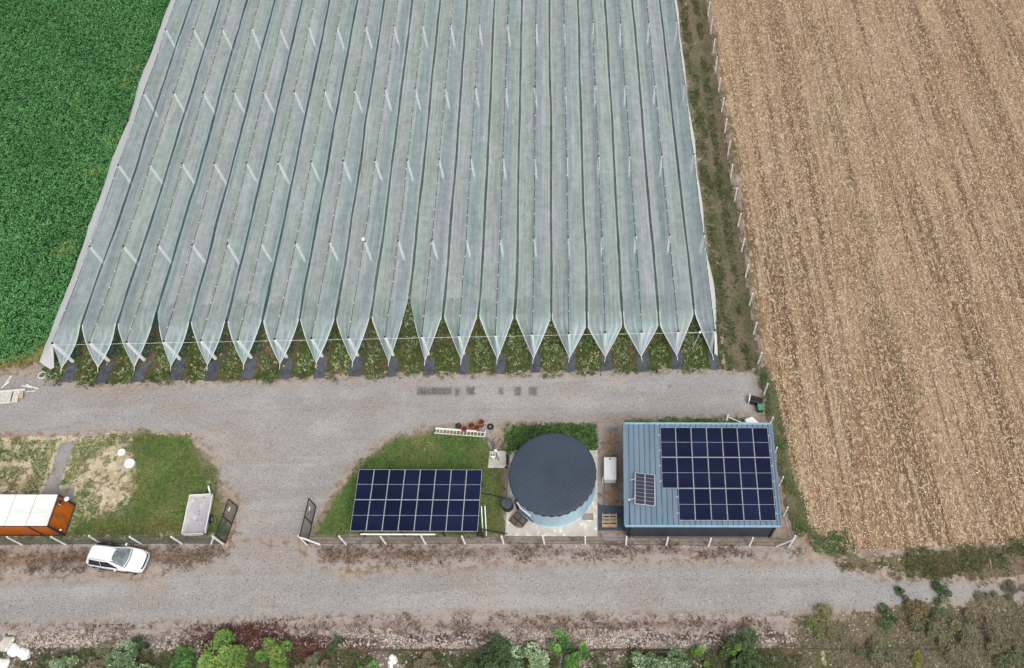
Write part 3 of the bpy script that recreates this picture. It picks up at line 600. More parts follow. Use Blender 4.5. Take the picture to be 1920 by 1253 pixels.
APOLY = [(-45.4, 33.6), (11.6, 33.1), (11.6, 88), (-45.4, 88)]
tag(tufts('alley_grass', APOLY, 70000, [(98, 122, 78), (116, 132, 88), (84, 110, 70), (134, 140, 104)], (0.14, 0.30), 0.10, 3, alley), 'short patchy grass in the alleys between the netted crop rows', 'grass', kind='stuff')
def fdens(x, y):
    u = ((x-(X0+0.0))/SX) % 1.0; d = np.abs(u-0.5)*SX
    return np.where(d < 0.92+0.6*(vnoise(x, y, 0.8, 96)-0.5), 1, 0.06)*np.clip(fbm(x, y, 0.8, 95)*4.5-1.5, 0.0, 1)
tag(tufts('front_grass', [(-45.4, 33.2), (-28, 32.9), (0, 32.7), (11.5, 32.4), (11.5, 38), (-45.4, 38.6)], 22000, [(80, 100, 46), (100, 108, 54), (62, 84, 40), (70, 94, 44), (116, 110, 66)], (0.10, 0.22), 0.045, 6, fdens, gain=1.0, tone=lambda x, y: 0.62+0.8*fbm(x, y, 1.5, 97)), 'rough olive grass growing between the net points along the yard edge', 'grass', kind='stuff')

# ------------------------------------------------------------------ fields
def crop_leaves():
    P = [(-74, 34.2), (-49.6, 35.4), (-47.2, 36.2), (-46.2, 37.2), (-46.1, 60), (-46.2, 98), (-86, 98)]
    x, y = scatter(P, 120000); n = len(x)
    tone = 0.80+0.40*fbm(x, y, 6.0, 101)+0.25*(fbm(x, y, 0.9, 102)-0.5)
    c = 1.82*pal(n, [(69, 114, 64), (58, 102, 56), (80, 126, 72), (50, 90, 50)], 0.14)*tone[:, None]
    for (px, py, r) in ((240, 160, 1.0), (262, 128, 0.8), (212, 266, 0.9), (175, 322, 1.0), (120, 472, 1.1), (130, 460, .7)):
        q = G(px, py); d = np.hypot(x-q[0], y-q[1]); k = np.exp(-(d/(r*0.75))**2)[:, None]*0.55
        c = c*(1-k)+np.array(A(150, 170, 96))*k
    k = 3
    X = np.repeat(x, k)+RNG.normal(0, 0.10, n*k); Y = np.repeat(y, k)+RNG.normal(0, 0.10, n*k)
    hh = np.repeat(0.12+0.20*fbm(x, y, 0.5, 103)+0.06*np.sin(x*8.4), k)
    V = blades(X, Y, hh*RNG.uniform(0.35, 1, n*k), RNG.uniform(0.09, 0.19, n*k), RNG.uniform(0.06, 0.12, n*k), RNG.uniform(0.8, 1.6, n*k))
    return mesh_np('crop', V, 4, M['leaf'], tint=np.clip(np.repeat(c, k, 0)*RNG.normal(1, 0.16, (n*k, 1)), 0.004, 0.6))
tag(crop_leaves(), 'dense even green leafy crop filling the field left of the netting', 'crop', kind='stuff')
def straws():
    P = [(15.6, 96), (15.6, 34), (16.0, 24), (16.6, 19), (18.5, 16.0), (24, 15.6), (31, 15.3), (44, 15.3), (66, 96)]
    rows = lambda x, y: np.where(y < 17.1, 0.22, 1)*np.clip(0.24+0.3*np.exp(-((x-17.6-0.02*(y-45))/0.8)**2)+1.15*(vnoise(x, y, 1.0, 111)*0.3+fbm(x*1.0, y*0.04, 0.8, 112)*1.1-0.33), 0.08, 1)
    x, y = scatter(P, 300000, rows); n = len(x); nl = 2600
    L = RNG.uniform(0.07, 0.24, n); W = RNG.uniform(0.025, 0.065, n)
    az = np.where(RNG.random(n) < 0.45, math.pi/2+RNG.normal(0, 0.35, n)+np.where(RNG.random(n) < .5, math.pi, 0), RNG.uniform(0, 2*math.pi, n))
    V = blades(x, y, np.full(n, 0.012)+RNG.uniform(0, 0.05, n), L, W, RNG.uniform(1.2, 1.56, n), az)
    L[:nl] = RNG.uniform(0.5, 1.5, nl); W[:nl] = 0.035; az[:nl] = math.pi/2+RNG.normal(0, 0.18, nl)
    V = blades(x, y, np.full(n, 0.012)+RNG.uniform(0, 0.05, n), L, W, RNG.uniform(1.3, 1.56, n), az)
    c = pal(n, [(226, 204, 170), (212, 182, 142), (188, 154, 116), (242, 228, 204), (240, 228, 208), (150, 116, 82), (100, 76, 52)], 0.14)*1.05
    c[:nl] = pal(nl, [(232, 216, 186), (220, 196, 158)], 0.08)
    return mesh_np('straw', V, 4, M['straw'], tint=c)
tag(straws(), 'pale broken straw and husks littering the tan stubble field', 'straw', kind='stuff')
def sdens(x, y): return np.clip((vnoise(x, y*0.14, 0.75, 121)-0.55)*2.5, 0, 1)
x, y = scatter([(15.8, 94), (15.8, 22), (18, 17.6), (42, 17.2), (64, 94)], 26000, sdens); n = len(x)
V = blades(x, y, np.full(n, 0.0), RNG.uniform(0.12, 0.3, n), RNG.uniform(0.03, 0.06, n), RNG.uniform(0.1, 0.9, n))
tag(mesh_np('stubble', V, 4, M['straw'], tint=pal(n, [(150, 116, 80), (124, 94, 64), (176, 142, 104)], 0.15)), 'rows of short cut stubble stalks standing in the tan field', 'stubble', kind='stuff')
def wdens(x, y):
    d = np.full(x.shape, 9.0)
    for px, py in ((1530, 50), (1542, 122), (1565, 190), (1580, 262), (1590, 330), (1600, 400), (1622, 430), (1640, 520), (1650, 600), (1675, 670), (1700, 720), (1545, 90), (1765, 490), (1820, 650)):
        q = G(px, py); d = np.minimum(d, np.hypot(x-q[0], (y-q[1])*0.5))
    return np.exp(-(d/0.9)**2)*0.8
tag(tufts('field_weeds', [(18, 17.5), (42, 17.5), (50, 90), (16, 90)], 40000, [(96, 106, 66), (118, 112, 76), (80, 92, 58)], (0.1, 0.25), 0.06, 3, wdens), 'sparse grey green weeds in a broken line through the stubble', 'weeds', kind='stuff')

# ------------------------------------------------------------------ lawns, verges, weeds
LAWN = [(84, 112, 56), (70, 100, 48), (100, 122, 64), (62, 88, 44)]
def adens(x, y):
    q = G(205, 890); d = np.hypot((x-q[0])/3.4, (y-q[1])/3.0); s = np.clip(d-0.2, 0, 1)
    q3 = G(300, 890); s = s*np.clip(0.55+0.5*fbm(x, y, 1.8, 133)+0.0*x, 0.3, 1); q2 = G(0, 870); s2 = np.clip(np.hypot((x-q2[0])/6, (y-q2[1])/3)-0.2, 0.0, 1)*0.45+0.3
    f = fbm(x, y, 0.75, 131)
    p = np.array(GP([(100, 800), (128, 800), (70, 960), (30, 960)])); left = x < np.interp(y, [p[3][1], p[0][1]], [p[3][0], p[0][0]])
    s = np.where(left, 0.52, s)
    path = sdist(GP([(110, 826), (144, 820), (112, 912), (144, 910), (138, 956), (50, 956), (80, 912)]), x, y) > -0.05
    return np.where(path, 0, np.clip((f-0.66+0.62*s)*5, 0, 1))
def atone(x, y):
    p = np.array(GP([(100, 800), (128, 800), (70, 960), (30, 960)])); left = x < np.interp(y, [p[3][1], p[0][1]], [p[3][0], p[0][0]])
    return np.where(left, 0.95, 0.8+0.5*fbm(x, y, 1.8, 132))
tag(tufts('lawn_grass', GP([(-120, 826), (100, 824), (150, 826), (230, 813), (300, 814), (356, 814), (384, 855), (408, 900), (416, 950), (430, 1004), (-120, 1010)]), 30000, LAWN+[(118, 116, 70)], (0.05, 0.14), 0.04, 5, adens, (0.4, 1.2), tone=atone, dry=0.55), 'patchy green grass with sandy bare spots round the orange cabin and trailer', 'grass', kind='stuff')
def ydens(x, y):
    d = np.full(x.shape, 9.0)
    for px, py in ((205, 990), (255, 985), (285, 983), (310, 990)):
        q = G(px, py); d = np.minimum(d, np.hypot((x-q[0])/1.3, (y-q[1])/0.5))
    return np.exp(-d**2)*0.55
tag(tufts('dry_grass', GP([(140, 960), (340, 960), (340, 1008), (140, 1008)]), 3500, [(150, 130, 78), (140, 120, 66), (120, 114, 64)], (0.06, 0.15), 0.04, 5, ydens, gain=1.15), 'yellowed dry grass patch behind the fence between cabin and trailer', 'grass', kind='stuff')
def bdens(x, y): return np.clip((fbm(x, y, 1.1, 141)-0.30)*5, 0.12, 1)
tag(tufts('lawn_grass', GP([(592, 1004), (628, 940), (655, 895), (695, 856), (745, 822), (812, 807), (904, 814), (922, 850), (944, 882), (946, 1000)]), 24000, LAWN+[(88, 128, 62), (60, 96, 46)], (0.05, 0.14), 0.04, 5, bdens, (0.4, 1.2), tone=lambda x, y: 0.72+0.6*fbm(x, y, 1.6, 142), dry=0.5), 'bright green lawn around the freestanding solar panel shelter', 'grass', kind='stuff')
tag(tufts('ivy', GP([(950, 801), (1116, 797), (1121, 848), (950, 850)]), 4200, [(76, 104, 56), (62, 92, 48), (92, 118, 68), (50, 74, 40)], (0.10, 0.24), 0.08, 6, lambda x, y: np.clip(fbm(x, y, 0.8, 143)*3-0.4, 0.2, 1), (0.3, 1.4), 0.06, tone=lambda x, y: 0.55+0.9*fbm(x, y, 0.7, 144), fuzz=0.3), 'dense dark green ground cover behind the round tank', 'ground cover', kind='stuff')
tag(tufts('lawn_grass', GP([(1172, 790), (1290, 786), (1396, 788), (1400, 812), (1172, 812)]), 3000, LAWN, (0.1, 0.24), 0.07, 4, bdens), 'narrow strip of green grass behind the blue roofed shed', 'grass', kind='stuff')
DRY = [(136, 116, 98), (112, 92, 78), (158, 138, 116), (96, 78, 66), (122, 108, 86)]
def dd(s): return lambda x, y: np.clip((fbm(x, y*1.3, 1.3, s)-0.36)*2.6, 0.05, 0.8)
tag(tufts('dry_grass', GP([(-120, 1024), (420, 1022), (424, 1040), (340, 1064), (-120, 1082)]), 14000, DRY, (0.07, 0.2), 0.032, 5, dd(151), fuzz=0.5, gain=1.0), 'brown dry grass verge below the left fence beside the parked car', 'grass', kind='stuff')
tag(tufts('dry_grass', GP([(575, 1020), (960, 1021), (1480, 1024), (1550, 1032), (1480, 1044), (960, 1048), (760, 1060), (620, 1060)]), 14000, DRY+[(96, 66, 54)], (0.07, 0.2), 0.032, 5, dd(152), fuzz=0.5, gain=1.0), 'brown dry grass verge below the long front fence', 'grass', kind='stuff')
tag(tufts('dry_grass', GP([(-120, 1172), (400, 1166), (700, 1157), (1480, 1156), (1520, 1185), (1200, 1192), (700, 1195), (-120, 1196)]), 18000, DRY+[(92, 56, 50), (110, 66, 58)], (0.07, 0.2), 0.032, 5, dd(153), fuzz=0.5, gain=1.0), 'brown and reddish dry grass along the lower road edge', 'grass', kind='stuff')
def rdens(x, y):
    q = G(455, 1192); d = np.hypot((x-q[0])/2.6, (y-q[1])/0.8); q = G(560, 1225); d = np.minimum(d, np.hypot((x-q[0])/1.8, (y-q[1])/0.9)); return np.exp(-d**2)
tag(tufts('red_weeds', GP([(330, 1168), (660, 1168), (660, 1250), (330, 1250)]), 7000, [(96, 50, 46), (116, 66, 58), (80, 44, 40), (110, 80, 66)], (0.10, 0.28), 0.045, 5, rdens, gain=1.0), 'dark red weeds between the shrubs by the road', 'weeds', kind='stuff')
def nd(s, lo=0.40): return lambda x, y: np.clip((fbm(x, y, 1.6, s)-lo)*4, 0.0, 1)
def bankd(x, y):
    e = np.zeros(x.shape)
    for px, wd in ((240, 3.2), (400, 4.0), (560, 3.0), (880, 3.5), (960, 2.5), (1240, 4.0), (1400, 3.0), (620, 2.0)): e = np.maximum(e, np.exp(-((x-G(px, 1240)[0])/wd)**2))
    return np.clip((fbm(x, y, 1.4, 161)-0.52+0.5*e)*4, 0, 1)
tag(tufts('bank_weeds', GP([(-60, 1220), (640, 1222), (1500, 1222), (1500, 1300), (-60, 1300)]), 30000, [(74, 92, 50), (94, 104, 62), (108, 98, 74), (60, 76, 44)], (0.10, 0.30), 0.05, 5, bankd, gain=1.2), 'low green and brown weeds along the bottom edge', 'weeds', kind='stuff')
tag(tufts('bank_weeds', GP([(1490, 1180), (1640, 1160), (1760, 1140), (1920, 1130), (2040, 1128), (2040, 1310), (1420, 1310), (1480, 1215)]), 26000, [(114, 112, 88), (134, 124, 104), (150, 136, 116), (92, 98, 70), (124, 110, 100)], (0.10, 0.30), 0.038, 5, nd(162, 0.43), fuzz=0.9, gain=1.4), 'grey green and brown scrub weeds on the bank at the lower right', 'weeds', kind='stuff')
tag(tufts('margin_grass', GP([(1582, 1064), (1640, 1042), (1760, 1032), (1850, 1020), (1920, 1010), (2040, 1008), (2040, 1086), (1920, 1084), (1700, 1084)]), 12000, [(80, 88, 52), (96, 100, 62), (66, 74, 44), (112, 106, 70)], (0.08, 0.24), 0.042, 5, nd(163, 0.36), fuzz=0.8, dry=0.5, gain=1.2), 'dark olive grass between stubble field and track at the right', 'grass', kind='stuff')
tag(tufts('fence_weeds', GP([(1426, 700), (1444, 700), (1460, 760), (1476, 850), (1496, 930), (1520, 990), (1492, 1004), (1468, 900), (1446, 790), (1434, 745)]), 7500, [(80, 104, 58), (94, 114, 66), (68, 88, 50), (110, 112, 76)], (0.08, 0.26), 0.045, 5, nd(164, 0.40), fuzz=0.5, dry=0.4, gain=1.3), 'green weeds growing along the right fence beside the shed', 'weeds', kind='stuff')
tag(tufts('fence_weeds', GP([(1520, 985), (1560, 972), (1592, 1010), (1590, 1042), (1540, 1040), (1522, 1020)]), 1900, [(80, 104, 60), (96, 114, 70), (68, 88, 50)], (0.08, 0.26), 0.045, 5, nd(165, 0.38), fuzz=0.7, dry=0.4, gain=1.3), 'clump of green weeds at the fence corner by the stubble', 'weeds', kind='stuff')
def strip_d(x, y):
    track = np.exp(-((x-13.0-0.2*(vnoise(y, x*0, 5.0, 173)-0.5))/0.28)**2)*0.32+np.clip((x-13.85)*1.2, 0, 0.5)
    return np.clip((fbm(x, y*0.6, 0.8, 171)-0.36-track)*4, 0, 1)
tag(tufts('strip_grass', [(11.7, 32.6), (14.4, 32.7), (14.6, 90), (11.7, 90)], 15000, [(86, 94, 56), (72, 84, 48), (100, 104, 66), (60, 70, 42)], (0.08, 0.2), 0.05, 5, strip_d, gain=1.1), 'olive grass strip between the netting and the right fence', 'grass', kind='stuff')
tag(tufts('strip_grass', [(14.75, 33), (15.5, 33), (15.6, 90), (14.85, 90)], 5000, [(120, 116, 76), (96, 102, 60), (140, 124, 88)], (0.10, 0.24), 0.05, 4, nd(172, 0.42)), 'thin weeds along the fence foot beside the stubble field', 'grass', kind='stuff')
tag(tufts('field_edge_grass', [(-50, 34.6), (-46.8, 35.3), (-45.2, 35.6), (-45.2, 37.5), (-46.6, 37.4), (-48, 36.2), (-50, 35.8)], 1500, [(112, 116, 62), (136, 128, 76), (92, 104, 52)], (0.12, 0.3), 0.06, 4), 'yellowish grass fringe at the lower corner of the green crop', 'grass', kind='stuff')
# loose stones and rubble
def rocks(name, poly, n, r, dens, cols, lab):
    x, y = scatter(poly, n, dens); n = len(x); T = np.array([[1, 0, 0], [0, 1, 0], [-1, 0, 0], [0, -1, 0], [0, 0, 1.0]])
    F = [(0, 1, 4), (1, 2, 4), (2, 3, 4), (3, 0, 4)]; tri = np.concatenate([T[list(f)] for f in F])         # 12 corner points
    a = RNG.uniform(0, 6.3, n); s = RNG.uniform(*r, n); c, sn = np.cos(a), np.sin(a)
    V = np.repeat(tri[None], n, 0)*np.stack([s*RNG.uniform(.7, 1.4, n), s, s*0.7], 1)[:, None, :]
    W = V.copy(); W[..., 0] = V[..., 0]*c[:, None]-V[..., 1]*sn[:, None]+x[:, None]; W[..., 1] = V[..., 0]*sn[:, None]+V[..., 1]*c[:, None]+y[:, None]; W[..., 2] += 0.02
    o = mesh_np(name, W.reshape(-1, 3), 3, M['stone'], tint=np.repeat(pal(n, cols, 0.1)/0.72, 4, 0).clip(0, 1)); return tag(o, lab, 'stones', kind='stuff')
WS = [(236, 230, 224), (214, 204, 196), (190, 178, 168), (244, 240, 236)]
rocks('ballast_stones', GP([(-120, 1184), (640, 1178), (1500, 1180), (1500, 1214), (640, 1218), (-120, 1212)]), 44000, (0.02, 0.065), lambda x, y: np.clip((fbm(x*0.6, y, 1.8, 181)-0.49)*8, 0.02, 1), WS, 'broken white stones scattered in a band below the gravel road')
rocks('rubble', GP([(1060, 1020), (1420, 1022), (1420, 1030), (1060, 1028)]), 420, (0.03, 0.10), lambda x, y: np.clip((fbm(x, y, 1.0, 182)-0.38)*4, 0.05, 1), WS, 'white rubble lying along the foot of the shed fence')
rocks('rubble', GP([(1490, 1150), (1920, 1130), (1920, 1253), (1490, 1253)]), 700, (0.03, 0.08), None, WS, 'pale stones scattered through the weedy bank at lower right')
rocks('gravel_stones', YARD, 6000, (0.015, 0.04), None, [(200, 194, 190), (130, 124, 120), (220, 216, 212), (100, 94, 90)], 'loose gravel stones scattered over the yard')
rocks('gravel_stones', ROAD, 6000, (0.015, 0.045), None, [(206, 200, 196), (134, 128, 124), (226, 222, 218), (104, 98, 94)], 'loose gravel stones scattered over the lower road')

# ------------------------------------------------------------------ shrubs
def shrub(px, py, r, h, cols, lab, seed, name='shrub', leaf=0.20, n=None, grp='shrubs along the road'):
    q = G(px, py, h*0.5); t = thing(name, lab, 'shrub', (q[0], q[1], 0), 0, grp)
    rng = np.random.default_rng(seed); nc = max(6, int(9*r)); n = n or int(1500*r*r+420); leaf = leaf*0.62
    ca = rng.uniform(0, 6.28, nc); cr = r*np.sqrt(rng.uniform(0, 1, nc))*0.95; cz = h*rng.uniform(0.35, 0.95, nc)*(1-0.35*(cr/r)**2)
    cc = np.stack([cr*np.cos(ca), cr*np.sin(ca), cz], 1); cs = rng.uniform(0.16, 0.46, nc)*r
    k = rng.integers(0, nc, n); d = rng.normal(0, 1, (n, 3)); d /= np.linalg.norm(d, axis=1)[:, None]
    P = cc[k]+d*cs[k][:, None]*rng.uniform(0.35, 1.0, (n, 1))**0.6*np.array([1, 1, 0.8]); P[:, 2] = np.maximum(P[:, 2], 0.04)
    az = np.arctan2(d[:, 1], d[:, 0])+rng.normal(0, 0.5, n)
    V = blades(P[:, 0], P[:, 1], P[:, 2], rng.uniform(0.7, 1.3, n)*leaf, rng.uniform(0.35, 0.6, n)*leaf, rng.uniform(0.7, 1.9, n), az)
    base = np.array([A(*c) for c in cols]); ci = rng.integers(0, len(cols), nc); ci2 = np.where(rng.random(n) < 0.3, rng.integers(0, len(cols), n), ci[k]); c = base[ci2]*rng.normal(1, 0.22, (n, 1))*rng.uniform(0.75, 1.2, nc)[k][:, None]
    mesh_np('foliage', V, 4, M['leaf'], t, np.clip(c*1.3, 0.004, 0.8))
    b = MB()
    for j in range(min(nc, 7)): b.tube([(0.05*math.cos(j), 0.05*math.sin(j), 0), tuple(cc[j]*0.5+np.array([0, 0, 0.05])), tuple(cc[j])], 0.035, 5, 0.012)
    b.build('stems', M['bark'], t)
GRN = [(86, 128, 62), (66, 104, 52), (112, 150, 76)]; DRK = [(68, 88, 54), (82, 102, 62), (54, 72, 46)]; PALE = [(120, 142, 102), (160, 178, 140), (88, 112, 76)]; YEL = [(106, 138, 64), (88, 122, 56), (126, 148, 78)]; SCR = [(110, 112, 82), (130, 120, 98), (94, 100, 72), (122, 108, 94)]
SH = [
 (252, 1238, 1.7, 1.6, PALE, 'large pale silvery leaved shrub, left of the bright green ones', .26), (262, 1200, 0.75, 1.0, DRK, 'small dark shrub rising above the pale silvery shrub', .2), (188, 1232, 1.2, 1.1, SCR, 'dull green low shrub left of the pale silvery shrub', .2),
 (120, 1248, 1.0, .8, PALE, 'low pale shrub nearest the white boulders', .22), (344, 1232, 1.1, 1.2, GRN, 'bright green rounded shrub right of the pale silvery shrub', .24), (420, 1228, 1.75, 1.8, YEL, 'tall yellow green shrub beside the dark red weeds', .26),
 (508, 1220, 1.35, 1.4, YEL, 'spreading yellow green shrub right of the dark red weeds', .26), (628, 1206, 0.6, 0.9, DRK, 'small dark shrub standing alone in white stones', .18), (690, 1250, 0.8, .7, GRN, 'small bright shrub just left of the crumpled bag', .2), (585, 1250, 1.2, .8, SCR, 'dull low shrub left of the crumpled bag', .2),
 (800, 1248, 1.1, .8, SCR, 'dull brown green shrub right of the crumpled bag', .2), (915, 1236, 1.7, 1.3, DRK, 'wide dark green shrub beside the rusty rail', .22), (985, 1236, 1.4, 1.5, PALE, 'pale leaved shrub overlapping the wide dark one', .26), (952, 1206, 0.55, .8, DRK, 'small dark shrub in the stones above the pale leaved one', .18),
 (1048, 1200, 0.8, 1.2, GRN, 'vivid green shrub, the upper of a touching pair', .22), (1072, 1222, 1.0, 1.4, GRN, 'vivid green shrub, the lower of a touching pair', .24), (990, 1212, .6, .8, SCR, 'small grey green shrub between dark and vivid green ones', .18),
 (1205, 1250, 1.3, 1.1, PALE, 'wide pale shrub cut by the bottom edge, left of its twin', .25), (1252, 1240, 1.5, 1.4, PALE, 'wide pale shrub with the tallest silvery sprays', .26), (1314, 1228, 0.75, 1.1, YEL, 'narrow yellow green shrub between pale and dark shrubs', .2), (1398, 1228, 1.7, 1.5, DRK, 'large dark green shrub below the stone band', .24), (1375, 1205, .6, 1.3, YEL, 'yellow green sprig topping the large dark shrub', .2),
 (1550, 1168, 1.2, .4, [(110, 116, 70), (126, 122, 84)], 'flat olive shrub at the lower track edge', .18), (1664, 1160, 1.0, .7, DRK+SCR[:1], 'dark bush leftmost on the right bank', .2), (1735, 1158, 1.6, .8, SCR+DRK[:1], 'wide dark bush on the right bank', .2), (1722, 1146, 1.2, .7, [(120, 102, 74), (104, 96, 64)], 'brownish bush topping the wide dark one', .2),
 (1840, 1175, 1.6, 1.0, SCR, 'grey scrub bush right on the bank', .2), (1795, 1205, 1.7, 1.0, SCR, 'grey scrub bush low on the bank', .2), (1890, 1215, 1.6, 1.0, SCR, 'grey scrub bush at the far lower right', .2), (1722, 1238, .6, .7, [(130, 130, 62), (112, 116, 60)], 'yellowish small bush on the lower right bank', .18), (1640, 1235, 1.5, .8, SCR, 'grey scrub bush left of the yellowish one', .2),
 (1692, 1114, .55, .5, DRK, 'small oval weed clump growing in the track', .14), (1765, 1113, .8, .6, DRK, 'larger weed clump growing in the track', .16), (1848, 1112, .9, .35, SCR, 'low sparse weed clump in the track', .15), (1905, 1110, .8, .3, SCR, 'low sparse weed clump at the right end of the track', .15)]
for k, (px, py, r, h, c, l, lf) in enumerate(SH):
    if py >= 1195 and px < 1500: py += 5; r *= 0.95; h *= 0.9
    if px >= 1500 and 'track' not in l: h *= 0.6; r *= 0.8
    shrub(px, py, r, h, c, l, 300+k, leaf=lf, name='weed_clump' if 'weed clump' in l else 'shrub', grp='weed clumps in the track' if 'weed clump' in l else 'shrubs along the road')

# ------------------------------------------------------------------ fences and gates
def ground_pts(pp): return [G(x, y) for x, y in pp]
def fence(lab, bases, h, mesh, group=None, brace=()):
    o0 = bases[0]; t = thing('mesh_fence', lab, 'fence', (o0[0], o0[1], 0), 0, group); L = [Vector((q[0]-o0[0], q[1]-o0[1], 0)) for q in bases]
    for q in L:
        b = MB(); b.box((0, 0, h/2), (0.12, 0.12, h), taper=0.9); p = b.build('fence_post', M['post_white'], t, bevel=0.01); p.location = q; p.rotation_euler = (random.gauss(0, .012), random.gauss(0, .012), 0)
    b = MB(); b.grid([[q+Vector((0, 0, 0.05)), q+Vector((0, 0, h*0.5)), q+Vector((0, 0, h-0.08))] for q in L]); b.build('mesh_panel', mesh, t)
    b = MB()
    for z in (0.12, h*0.5, h-0.08): b.tube([q+Vector((0, 0, z)) for q in L], 0.012, 4)
    b.build('tension_wires', M['cable'], t)
    for a, c in brace:
        b = MB(); b.beam((a[0]-o0[0], a[1]-o0[1], 0.05), (c[0]-o0[0], c[1]-o0[1], h-0.15), 0.11, 0.11); b.build('brace', M['post_white'], t, bevel=0.01)
    return t
fl = ground_pts([(-146, 1023), (-58, 1022.5), (42.6, 1021.8), (123.8, 1021.3), (192, 1020.5), (266, 1020.5), (342, 1020), (418.7, 1020.5)])
fence('left front fence of green mesh on white posts behind the parked car', fl, 1.95, M['mesh_green'], None, [(G(396, 1020.5), fl[-1])])
fr = ground_pts([(575, 1020.5), (649.3, 1020.5), (724.3, 1020.5), (798.4, 1020), (872.4, 1020), (944.7, 1019.5), (1021, 1020.4), (1097.5, 1020.8), (1173.3, 1022), (1248.9, 1023), (1327.9, 1024), (1404.5, 1023.5), (1479, 1025)])
fence('long front fence of grey wire on white posts below shelter, tank and shed', fr, 1.95, M['mesh_grey'], None, [(G(600, 1021.5), fr[0]), (G(1455, 1025), fr[-1])])
rb = ground_pts([(1479, 1025), (1468.4, 967.4), (1459.5, 912), (1449, 857), (1441, 802), (1431.9, 739.8), (1421, 682.5), (1412.7, 627), (1404.7, 573), (1397.3, 520.6), (1390, 472), (1383.5, 424), (1377, 378), (1370, 334), (1364.5, 291), (1358.4, 249.7), (1352.7, 210.5), (1346.7, 172.6), (1341.3, 134), (1337, 100), (1332, 63.7), (1327.3, 31), (1323, 0), (1318.5, -32), (1314.5, -62), (1311, -92)])
rb[0] = rb[0]+np.array([0.16, 0.22, 0])
fence('long right fence of wire on white posts bordering the stubble field', rb, 1.95, M['mesh_grey'], None, [(rb[12]+np.array([0, 1.6, 0]), rb[12])])
def gate(a, c, lab):
    d = c-a; t = thing('yard_gate', lab, 'gate', (a[0], a[1], 0), math.atan2(d[1], d[0]), 'open yard gate leaves'); L = float(np.hypot(d[0], d[1])); h = 1.9
    b = MB()
    for p, q in (((0, 0, .08), (L, 0, .08)), ((0, 0, h), (L, 0, h)), ((0, 0, .08), (0, 0, h)), ((L, 0, .08), (L, 0, h)), ((L*.52, 0, .08), (L*.52, 0, h))): b.beam(p, q, 0.07, 0.07)
    b.build('gate_frame', M['trim'], t, bevel=0.008)
    b = MB(); b.grid([[(0.03, 0, .1), (0.03, 0, h-.03)], [(L-.03, 0, .1), (L-.03, 0, h-.03)]]); b.build('gate_mesh', M['mesh_gate'], t)
    b = MB(); b.box((L*.78, -0.04, 1.35), (0.3, 0.02, 0.2)); b.build('gate_plate', M['post_white'], t)
    b = MB(); b.tube([(0, 0, 0), (0, 0, 2.0)], 0.06, 8); b.build('hinge_post', M['trim'], t)
gate(G(423, 1018), G(446.8, 951.6), 'open dark mesh gate leaf beside the white trailer')
gate(G(577, 1019), G(593, 950.5), 'open dark mesh gate leaf beside the solar shelter lawn')

# ------------------------------------------------------------------ solar panels
ROT0 = R(-2.15)
def solar_panel_mesh():
    W_, H_ = 1.134, 2.28
    f = MB(); f.box((W_/2, H_/2, 0.0), (W_, H_, 0.035)); 
    g = MB()
    for y0, y1 in ((0.017, H_/2-0.008), (H_/2+0.008, H_-0.017)):
        g.add([(0.017, y0, 0.020), (W_-0.017, y0, 0.020), (W_-0.017, y1, 0.020), (0.017, y1, 0.020)], [(0, 1, 2, 3)])
    return f, g
PF, PG = solar_panel_mesh()
_pf = PF.build('solar_panel', M['pv_frame']); _pg = PG.build('cells', M['pv'], _pf); pv_first = [_pf, _pg]
def add_panel(parent, loc, sx=1.0, sy=1.0):
    global pv_first
    if pv_first: p, g = pv_first; pv_first = None
    else:
        p = _pf.copy(); COL.objects.link(p); g = _pg.copy(); COL.objects.link(g); g.parent = p
    p.parent = parent; p.location = loc; p.scale = (sx, sy, 1)
# freestanding shelter
t = thing('solar_shelter', 'freestanding shelter roofed with sixteen dark blue solar panels on the lawn', 'solar shelter', (-17.58, 19.17, 0), ROT0)
zf, zb, dep = 2.35, 2.58, 4.70
tl = bpy.data.objects.new('roof_frame', None)
PW = 9.32/8
ang = math.atan2(zb-zf, dep)
top = MB()
for y in (0.25, 1.9, 2.9, 4.4): top.beam((0.02, y*math.cos(ang), zf+y*math.sin(ang)-0.09), (9.3, y*math.cos(ang), zf+y*math.sin(ang)-0.09), 0.07, 0.09)
top.build('purlins', M['silver'], t)
for r in range(2):
    for c in range(8):
        y = r*2.35; add_panel(t, (c*PW+0.012, y*math.cos(ang), zf+y*math.sin(ang)), (PW-0.022)/1.134, 2.33/2.28)
        o = t.children[-1]; o.rotation_euler = (ang, 0, 0)
for x in (0.45, 3.5, 6.5, 9.05):
    for y in (0.35, 4.35):
        b = MB(); b.box((x, y, (zf-0.1)/2+y*0.02), (0.12, 0.12, zf-0.1+y*0.04)); b.build('shelter_post', M['frame_dark'], t)
    b = MB(); b.beam((x, 0.02, zf-0.19), (x, 4.6, zf+0.03), 0.10, 0.11); b.build('rafter', M['frame_dark'], t)
b = MB(); b.tube([(0.75, -0.16, zf-0.22), (6.2, -0.16, zf-0.22)], 0.06, 8); b.build('gutter', M['white'], t)
for dx in (0.0, 0.26):
    b = MB(); b.tube([(9.40+dx, 0.35, 0.1), (9.40+dx, 2.0, 2.1)], 0.045, 6); b.build('side_rail', M['white'], t)
b = MB(); b.box((9.42, 0.25, 1.0), (0.22, 0.3, 1.2)); b.build('inverter_box', M['trim'], t, bevel=0.02)
